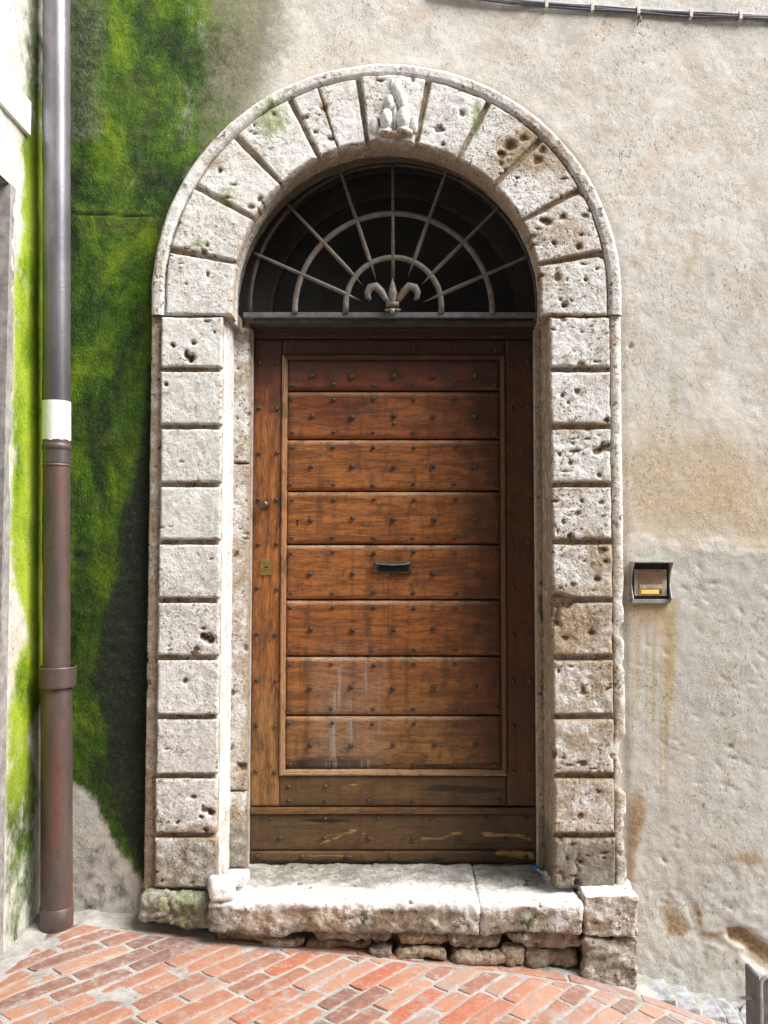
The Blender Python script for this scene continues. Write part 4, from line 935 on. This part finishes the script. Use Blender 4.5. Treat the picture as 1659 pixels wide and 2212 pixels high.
# letter slot
x0_, x1_, z0_, z1_ = wx(808), wx(890), wz(1240), wz(1213)
b = MB(); b.box(x0_, x1_, .264, .282, z0_ + .006, z1_, .003)
ls = b.build('letter_slot', mat_iron('slot_iron', (.085, .065, .045), .5), door)
b = MB(); b.box(x0_ + .020, x1_ - .020, .2585, .264, z0_ + .012, z1_ - .014, .002); b.build('flap', mat_simple('black_flap', (.012, .012, .012), .35, .3), ls)
b = MB(); b.tube([(x0_ + .012, .258, z1_ - .006), (x0_ + .03, .254, z1_ - .012), ((x0_ + x1_) / 2, .252, z1_ - .015), (x1_ - .03, .254, z1_ - .012), (x1_ - .012, .258, z1_ - .006)], .0035, 8); b.build('lip', mat_simple('worn_steel', (.30, .29, .27), .35, .8), ls)
for sx in (x0_ + .008, x1_ - .008): c_ = MB(); c_.box(sx - .004, sx + .004, .256, .264, z0_ + .008, z1_ - .006, .002); c_.build('bolt', M_NAIL, ls)
x, z = wx(850), wz(915); b = MB(); b.lathe([(.011, 0), (.011, .003), (.006, .005)], (x, .281, z), 'y', 16); b.ellip((x, .279, z - .002), (.009, .003, .014)); b.build('escutcheon', M_DBR, door, smooth=True)
b = MB(); b.box(wx(640), wx(643), .278, .2835, wz(1135), wz(1126)); b.lathe([(.005, 0), (.005, .0045)], (wx(641.5), .283, wz(1125)), 'y', 10); b.build('keyhole', M_BLK, door)

# ---------------------------------------------------------------- fanlight window and grille
FX, FZ = -.073, 2.80
fan = thing('fanlight_window', 'dark semicircular glass fanlight behind the iron grille', 'window', (FX, .30, 2.76))
def ring(mb, r0, r1, y0, y1, cx=FX, cz=FZ, zlow=2.765, n=64):
    qs = [-math.pi / 2 + math.pi * i / n for i in range(n + 1)]
    pts = [(math.sin(q), math.cos(q), 0) for q in qs]; pts = [(-1, 0, cz - zlow)] + pts + [(1, 0, cz - zlow)]
    vs = []
    for s_, c_, dn in pts:
        for r, y in ((r0, y0), (r1, y0), (r1, y1), (r0, y1)): vs.append((cx + r * s_, y, cz + r * c_ - dn))
    m = len(pts); fs = [(4 * i + k, 4 * i + (k + 1) % 4, 4 * (i + 1) + (k + 1) % 4, 4 * (i + 1) + k) for i in range(m - 1) for k in range(4)] + [(3, 2, 1, 0), (4 * (m - 1), 4 * (m - 1) + 1, 4 * (m - 1) + 2, 4 * (m - 1) + 3)]
    mb.add(vs, fs); return mb
M_DKW = mat_simple('dark_fan_frame', (.018, .014, .011), .6, nscale=30, var=.4, bump=.002)
ring(MB(), .60, .70, .29, .36).build('frame', M_DKW, fan)
ring(MB(), .575, .605, .30, .33).build('glazing_bead', mat_simple('worn_bead', (.03, .02, .015), .6, nscale=20, var=.5), fan)
b = MB(); b.box(FX - .6, FX + .6, .295, .335, 2.765, 2.80, .003); b.build('bottom_rail', M_DKW, fan)
g = G('dusty_dark_glass'); dst = g.noise(6, 5, .65)
gm = g.done(g.mix(g.mr(dst, .4, .75), (.010, .009, .008), (.022, .020, .017)), g.mr(dst, .3, .7, .35, .55), None, spec=.35)
b = MB(); ns_ = 48; pts = [(FX + .59 * math.sin(-math.pi / 2 + math.pi * i / ns_), FZ + .59 * math.cos(-math.pi / 2 + math.pi * i / ns_)) for i in range(ns_ + 1)]
vs = [(FX, .315, FZ)] + [(a, .315, c) for a, c in pts]; b.add(vs, [(0, i + 1, i) for i in range(1, ns_ + 1)]); b.box(FX - .59, FX + .59, .314, .318, 2.79, FZ + .002)
b.build('glass_pane', gm, fan)
# dark masonry reveal closing the space between arch and door head
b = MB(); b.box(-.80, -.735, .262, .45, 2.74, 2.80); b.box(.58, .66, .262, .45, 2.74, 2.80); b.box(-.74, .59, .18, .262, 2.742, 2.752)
o = b.build('head_reveal', mat_simple('dark_reveal', (.06, .05, .042), .9, nscale=25, var=.4, bump=.004), portal)
ring(MB(), .69, .85, .255, .40).build('inner_reveal', mat_simple('dark_stone', (.028, .023, .019), .9, nscale=25, var=.4, bump=.004), portal)

GY = .15
gr = thing('fanlight_grille', 'grey wrought iron sunburst grille with spear points filling the arch', 'grille', (FX, GY, 2.768))
b = MB(); b.box(-.755, .615, GY - .010, GY + .012, 2.757, 2.781, .003); b.build('crossbar', M_IG, gr)
M_OUT = mat_iron('dark_iron', (.035, .034, .032), .5)  # darker iron for the outer hoop alone
def arc(name, r, cz, rad, n=40, y=GY, fl=.55, rx=None):
    pts = [(FX + (rx or r) * math.sin(-math.pi / 2 + math.pi * i / n), y, cz + r * math.cos(-math.pi / 2 + math.pi * i / n)) for i in range(n + 1)]
    pts = [(pts[0][0], y, 2.775)] + pts + [(pts[-1][0], y, 2.775)]
    MB().tube(pts, rad, 8, fl).build(name, M_IR if name == 'hoop' else M_OUT, gr, smooth=True)
arc('hoop', .447, 2.788, .0135, y=GY - .012); arc('hoop', .216, 2.815, .0135, y=GY - .012); arc('outer_hoop', .652, 2.815, .010, 60, fl=.8)
SP = [((564, 555), (783, 653)), ((632, 454), (784, 618)), ((735, 370), (813, 607)), ((964, 372), (881, 601)), ((1067, 459), (909, 618)), ((1128, 561), (913, 655))]
for (a, c) in SP:
    p0 = Vector((W(*a, GY)[0], GY - .012, W(*a, GY)[1])); p1 = Vector((W(*c, GY)[0], GY - .012, W(*c, GY)[1]))
    L = (p1 - p0).length; ext = p0 + (p0 - p1).normalized() * .03
    MB().tube([ext, p0, p0.lerp(p1, .45), p0.lerp(p1, .72), p0.lerp(p1, .80), p1], [.0065, .007, .009, .0105, .010, .0008], 8).build('spear_bar', M_IR, gr, smooth=True)
MB().tube([(FX - .003, GY - .012, 3.46), (FX - .003, GY - .012, 3.2), (FX - .003, GY - .012, 2.93)], [.007, .008, .009], 8).build('centre_bar', M_IR, gr, smooth=True)
for (a, c) in SP + [((848, 370), (848, 600))]:
    pa = Vector((W(*a, GY)[0], 0, W(*a, GY)[1])); pc = Vector((W(*c, GY)[0], 0, W(*c, GY)[1])); d = (pa - pc).normalized()
    ctr = Vector((FX, 0, 2.79))
    for rr_ in (.447,):
        # intersection of bar with hoop
        for t in [k / 200 for k in range(200)]:
            q = pc.lerp(pa, t)
            if (q - ctr).length > rr_: break
        MB().ellip((q.x, GY - .006, q.z), (.013, .012, .013), 10, 8).build('collar', M_IR, gr, smooth=True)
# fleur-de-lis
fl = MB()
fz = lambda v: W(848, v, GY - .03)[1]; fxx = lambda u: W(u, 640, GY - .03)[0]
yF = GY - .028
fl.tube([(fxx(848), yF, fz(600)), (fxx(848), yF, fz(616)), (fxx(848), yF, fz(634)), (fxx(848), yF, fz(650)), (fxx(848), yF, fz(662))], [.001, .012, .023, .014, .017], 12, .7)
fleur = fl.build('fleur_de_lis', M_IR, gr, smooth=True)
for s in (-1, 1):
    ctrl = [(6, 654, .008), (15, 645, .012), (24, 630, .015), (36, 619, .017), (48, 622, .017), (54, 632, .014), (53, 643, .011), (47, 648, .006)]
    MB().tube([(fxx(848 + s * a), yF - .006 * (a > 30), fz(v)) for a, v, r in ctrl], [r * 1.15 for a, v, r in ctrl], 10, .75).build('curled_petal', M_IR, fleur, smooth=True)
b = MB(); b.tube([(fxx(834), yF, fz(657)), (fxx(862), yF, fz(657))], .013, 12); b.tube([(fxx(835), yF, fz(668)), (fxx(861), yF, fz(668))], .006, 10); b.build('band', M_IR, fleur, smooth=True)
MB().ellip((fxx(848), yF - .012, fz(673)), (.012, .012, .012), 14, 10).build('ball', mat_simple('worn_iron_ball', (.30, .29, .27), .4, .6), fleur, smooth=True)
for s in (-1, 1): MB().tube([(fxx(848), yF, fz(665)), (fxx(848 + s * 12), yF, fz(671)), (fxx(848 + s * 17), yF, fz(668))], [.006, .006, .004], 8).build('foot_leaf', M_IR, fleur, smooth=True)

# ---------------------------------------------------------------- downpipe
PYY = -.105
dp = thing('downpipe', 'tall metal drainpipe in the mossy corner, grey above and rusty brown below', 'drainpipe', (-1.452, PYY, .12))
def pxc(z): return -1.455 - .0195 * (z - .34)
MPU, MPL = mat_pipe(False), mat_pipe(True)
zj = W(127, 975, PYY)[1]; zc1 = W(127, 1445, PYY)[1]
def pipe(z0, z1, r, m, name, n=24, dents=()):
    zs = np.linspace(z0, z1, max(4, int((z1 - z0) / .03))); seg = 40; V = []
    for z in zs:
        for k in range(seg):
            t = 2 * math.pi * k / seg; rr_ = r
            for (zd, td, dep) in dents:
                dd = ((z - zd) / .03) ** 2 + ((math.atan2(math.sin(t - td), math.cos(t - td))) / .28) ** 2; rr_ -= dep * math.exp(-dd * 2)
            V.append((pxc(z) + rr_ * math.cos(t), PYY + rr_ * math.sin(t), z))
    return mk(name, V, gridfaces2(len(zs), seg), m, dp)
def gridfaces2(n, seg): return np.array([(i * seg + k, i * seg + (k + 1) % seg, (i + 1) * seg + (k + 1) % seg, (i + 1) * seg + k) for i in range(n - 1) for k in range(seg)])
d1 = W(130, 493, PYY)[1]; d2 = W(130, 545, PYY)[1]
pipe(zj - .05, 5.4, .056, MPU, 'upper_pipe', dents=[(d1, -1.5, .004), (d2, -1.5, .004)])
pipe(zc1 - .08, zj, .0545, MPL, 'middle_pipe')
pipe(-.3, zc1 - .02, .0625, MPL, 'lower_pipe')
za, zb_ = W(127, 952, PYY)[1], W(127, 868, PYY)[1]
V = []; seg = 40
for z in np.linspace(za, zb_, 12):
    for k in range(seg):
        t = 2 * math.pi * k / seg; zz = z
        if z == za: zz += .004 * math.sin(k * .9) * math.sin(k * .37) + .0015 * math.sin(k * 2.7)
        V.append((pxc(z) + .0575 * math.cos(t), PYY + .0575 * math.sin(t), zz))
mk('white_band', V, gridfaces2(12, seg), mat_simple('white_tape', (.82, .82, .82), .5, var=.05), dp)
for v_, h_, r_ in ((966, .03, .0590), (1006, .012, .0580)):
    z = W(127, v_, PYY)[1]; b = MB(); b.lathe([(.054, -h_ / 2), (r_, -h_ / 2 + .004), (r_, h_ / 2 - .004), (.054, h_ / 2)], (pxc(z), PYY, z), 'z', 40, cap=False); b.build('joint_ring', MPL, dp, smooth=True)
z = W(127, 1461, PYY)[1]; b = MB(); b.lathe([(.060, -.042), (.0735, -.042), (.0745, -.036), (.0745, .038), (.072, .042), (.068, .042), (.068, -.03), (.06, -.04)], (pxc(z) + .004, PYY, z), 'z', 44, cap=False); b.box(pxc(z) - .012, pxc(z) + .012, PYY + .07, .0, z - .015, z + .015); b.build('wall_bracket', MPL, dp, smooth=False)
z = W(127, 1958, PYY)[1]; b = MB(); b.lathe([(.062, -.16), (.0665, -.16), (.0665, 0), (.062, .004)], (pxc(z), PYY, z), 'z', 40, cap=False); b.build('foot_sleeve', MPL, dp, smooth=True)

# ---------------------------------------------------------------- door intercom
IY = -.004
x0_, x1_ = W(1365, 1258, -.03)[0], W(1453, 1258, -.05)[0]; z0_, z1_ = W(1410, 1301, -.03)[1], W(1410, 1215, -.05)[1]
ic = thing('intercom', 'small grey hooded doorbell panel with an orange lit window on the right wall', 'intercom', ((x0_ + x1_) / 2, 0, z0_))
M_HD = mat_simple('grey_hood', (.36, .37, .34), .45, .2, nscale=30, var=.2)
b = MB()
hz = z1_ - z0_; T = .004
prof = [(0, .020), (.10, .045), (.28, .028), (.45, .016), (.60, .018), (.8, .036), (.93, .060), (1.0, .066)]   # height fraction, projection of the side cheeks
def cheek(xc):
    vs = []; 
    for fz_, pr in prof:
        z = z0_ + fz_ * hz
        vs += [(xc - T / 2, IY + .002, z), (xc + T / 2, IY + .002, z), (xc + T / 2, -pr, z), (xc - T / 2, -pr, z)]
    n = len(prof); return vs, [(4 * i + k, 4 * i + (k + 1) % 4, 4 * i + 4 + (k + 1) % 4, 4 * i + 4 + k) for i in range(n - 1) for k in range(4)] + [(0, 1, 2, 3), (4 * n - 1, 4 * n - 2, 4 * n - 3, 4 * n - 4)]
b.add(*cheek(x0_ + .002)); b.add(*cheek(x1_ - .002)); b.box(x0_, x1_, -.068, .004, z1_ - .002, z1_ + .006, .003); b.box(x0_, x1_, -.022, .004, z0_ - .004, z0_ + .012, .002)
b.build('hood', M_HD, ic)
b = MB(); b.box(x0_ + .005, x1_ - .005, -.008, .004, z0_ + .013, z1_ - .003); b.build('recess', mat_simple('black_recess', (.02, .02, .016), .7), ic)
b = MB(); b.box(x0_ + .014, x1_ - .014, -.013, -.008, z0_ + .026, z1_ - .030, .002); pn = b.build('panel', mat_simple('beige_panel', (.42, .37, .29), .5), ic)
pa, pb_, pc_, pd = x0_ + .032, x1_ - .030, z0_ + .030, z1_ - .034
b = MB(); b.box(pa, pb_, -.0155, -.0130, pc_, pd, .001); wn = b.build('name_window', mat_simple('amber_plastic', (.40, .25, .17), .3, nscale=20, var=.2), pn)
b = MB()
for k in range(14): xx_ = pa + .004 + k * (pb_ - pa - .012) / 13; b.box(xx_, xx_ + .0022, -.0168, -.0154, pc_ + .05, pd - .006)
b.build('speaker_grid', mat_simple('grid_grey', (.46, .38, .31), .5), wn)
b = MB(); b.box(pa + .004, pb_ - .004, -.0168, -.0154, pc_ + .028, pc_ + .045, .0005); b.build('name_card', mat_simple('card', (.52, .48, .36), .6), wn)
g = G('orange_glow'); g.b.inputs['Base Color'].default_value = (.8, .25, .06, 1); g.b.inputs['Emission Color'].default_value = (1, .28, .07, 1); g.b.inputs['Emission Strength'].default_value = .75
b = MB(); b.box(pa + .012, pb_ - .020, -.0172, -.0154, pc_ + .006, pc_ + .022, .0008); b.build('call_light', g.m, wn)
b = MB(); b.box(pb_ - .017, pb_ - .006, -.0170, -.0154, pc_ + .007, pc_ + .020, .0008); b.build('button', mat_simple('dark_button', (.08, .08, .06), .5), wn)

# ---------------------------------------------------------------- cables along the top right
cb = thing('cable_bundle', 'bundle of grey cables clipped to the wall, sagging across the top right', 'cable', (*((W(1380, 19, -.03)[0],)), -.02, W(1380, 19, -.03)[1]))
cp = [(930, -25), (1040, -10), (1113, 0), (1225, 9), (1380, 19), (1497, 27), (1600, 31), (1659, 33), (1800, 36)]
mats = [mat_simple('grey_cable', (.30, .31, .35), .45), mat_simple('dark_cable', (.10, .10, .125), .4), mat_simple('light_cable', (.52, .53, .58), .4)]
def smoothpts(pts, dz, dyy):
    out = []
    xs_ = np.array([W(u, v, -.03)[0] for u, v in pts]); zs_ = np.array([W(u, v, -.03)[1] for u, v in pts])
    for x in np.linspace(xs_[0], xs_[-1], 70): out.append((x, -.016 + dyy + .002 * math.sin(x * 9 + dz * 900), np.interp(x, xs_, zs_) + dz + .0018 * math.sin(x * 13 + dz * 500)))
    return out
for i, (dz, dyy, r_, mi) in enumerate([(.013, .004, .0038, 2), (.006, -.004, .0045, 0), (-.002, -.003, .005, 1), (-.010, -.002, .0052, 1), (.001, .008, .005, 0)]):
    MB().tube(smoothpts(cp, dz, dyy), r_, 8).build('cable', mats[mi], cb, smooth=True)
M_CL = mat_simple('pale_clip', (.62, .60, .52), .5)
for u in (1181, 1280, 1380, 1494, 1601):
    v = np.interp(u, [a for a, c in cp], [c for a, c in cp]); x, z = W(u, v, -.03)
    b = MB(); b.box(x - .007, x + .007, -.028, -.022, z - .018, z + .020, .002); b.box(x - .006, x + .006, -.024, .004, z + .016, z + .022, .001); b.box(x - .006, x + .006, -.024, .004, z - .020, z - .016, .001); b.build('clip', M_CL, cb)
x, z = W(1380, 40, -.03)
hk = MB(); hk.tube([(x + .004, .0, z + .02), (x + .004, -.03, z + .012), (x + .006, -.035, z - .002), (x - .004, -.034, z - .016), (x - .008, -.03, z - .034)], [.003, .004, .007, .004, .002], 8); hk.tube([(x + .006, -.033, z), (x + .010, -.03, z - .012), (x + .004, -.03, z - .018)], [.004, .0035, .002], 8)
props(hk.build('wire_hook', mat_iron('rusty_hook', (.07, .065, .055), .4), smooth=True, loc=(x, 0, z)), 'small dark bent hook hanging below the cable bundle', 'hook')

# ---------------------------------------------------------------- steel guard at the lower right
gx, gy = W(1633, 2150, -.50)[0], -.50; gz = W(1650, 2110, gy)[1]; zg = float(ground_z(gx)) - .1
pg = thing('steel_guard', 'dark grey steel guard with a rounded top at the lower right edge', 'guard post', (gx + .1, gy, zg + .1))
def arch_profile(x0, x1, zt, r, n=10):
    pts = [(x0, zg)] + [(x0 + r - r * math.cos(math.pi / 2 * i / n), zt - r + r * math.sin(math.pi / 2 * i / n)) for i in range(n + 1)] + [(x1 - r + r * math.sin(math.pi / 2 * i / n), zt - r + r * math.cos(math.pi / 2 * i / n)) for i in range(n + 1)] + [(x1, zg)]
    return pts
pr_ = arch_profile(gx + .018, gx + .26, gz, .03)
vs = [(a, gy, c) for a, c in pr_] + [(a, gy + .010, c) for a, c in pr_]; n = len(pr_)
MB().add(vs, [tuple(range(n)), tuple(range(2 * n - 1, n - 1, -1))] + [(i, n + i, n + i + 1, i + 1) for i in range(n - 1)]).build('plate', mat_iron('plate_steel', (.12, .12, .115), .15), pg)
MB().tube([(a, gy, c) for a, c in pr_], .008, 10).build('rim', mat_simple('worn_rim', (.42, .42, .40), .4, .3), pg, smooth=True)
b = MB(); b.box(gx - .002, gx + .012, gy - .005, gy + .10, zg, gz + .004, .003); b.build('side_flange', mat_iron('flange_steel', (.085, .085, .08), .2), pg)
b = MB(); b.box(gx - .045, gx + .004, gy + .03, gy + .045, W(1620, 2166, gy)[1] - .004, W(1620, 2166, gy)[1] + .002); b.build('bracket', mat_simple('galvanised', (.5, .5, .48), .4, .4), pg)

# ---------------------------------------------------------------- litter and weeds
x, z = W(1150, 1879, .03)
def strip(pts, wd, name, m, par): 
    b = MB(); 
    vs = []
    for (x_, y_, z_, tw) in pts: vs += [(x_ - wd * math.cos(tw), y_ - wd * math.sin(tw), z_ - .0), (x_ + wd * math.cos(tw), y_ + wd * math.sin(tw), z_ + .001)]
    n = len(pts); vs2 = [(a, b_, c + .0015) for a, b_, c in vs]
    fs = [(2 * i, 2 * i + 1, 2 * i + 3, 2 * i + 2) for i in range(n - 1)] + [(2 * n + 2 * i, 2 * n + 2 * i + 2, 2 * n + 2 * i + 3, 2 * n + 2 * i + 1) for i in range(n - 1)]
    b.add(vs + vs2, fs); return b.build(name, m, par)
xw, yw = W(1150, 1881, .18)[0], .18
wr = thing('plastic_wrapper', 'scrap of blue and white plastic lying on the right end of the step', 'litter', (xw, yw, ST))
zt_ = ST + .012
strip([(xw - .006, yw + .01, zt_ + .012, .9), (xw + .010, yw - .01, zt_ + .010, .8), (xw + .018, yw - .022, zt_ + .007, .7)], .011, 'blue_tip', mat_simple('blue_plastic', (.02, .25, .75), .35, var=.1), wr)
strip([(xw + .018, yw - .022, zt_ + .007, .7), (xw + .034, yw - .06, zt_ + .004, .4), (xw + .05, yw - .10, zt_ + .006, .5), (xw + .072, yw - .15, zt_ + .002, .3)], .007, 'white_strip', mat_simple('white_plastic', (.7, .74, .8), .35, var=.05), wr)
M_LF = mat_simple('weed_leaf', (.10, .17, .03), .6, nscale=80, var=.4)
def weed(x, y, z, n, h, label, seed):
    r_ = random.Random(seed); root = thing('weed', label, 'weed', (x, y, z), 'weeds around the doorway')
    b = MB()
    for k in range(n):
        a = r_.uniform(0, 6.28); ln = h * r_.uniform(.5, 1.1); bend = r_.uniform(.2, .8); wd = r_.uniform(.0015, .003)
        pts = []
        for i in range(5):
            t = i / 4; pts.append(Vector((x + math.cos(a) * bend * ln * t * t, y - abs(math.sin(a)) * bend * ln * t * t * .6 - .004, z + ln * t * (1 - .25 * bend * t))))
        for i in range(4):
            w0, w1 = wd * (1 - (i / 4) ** 2), wd * (1 - ((i + 1) / 4) ** 2) + .0002; p, q = pts[i], pts[i + 1]; sx = Vector((math.sin(a + 1), 0, .2)).normalized()
            b.add([p - sx * w0, p + sx * w0, q + sx * w1, q - sx * w1], [(0, 1, 2, 3)])
    b.build('leaves', M_LF, root)
for (u, v, y, n, h, lb, sd) in [(1683 * .6777, 2625 * .0 + 2012, -.17, 26, .09, 'spindly green weed growing under the doorstep beside the right footing stone', 1), (785, 2000, -.18, 14, .05, 'small weed sprouting below the middle of the doorstep', 2),
                                (1598, 2186, -.16, 16, .05, 'yellow-green weed in the paving near the steel guard', 4)]:
    x, z = W(u, v, y); weed(x, y, z, n, h, lb, sd)
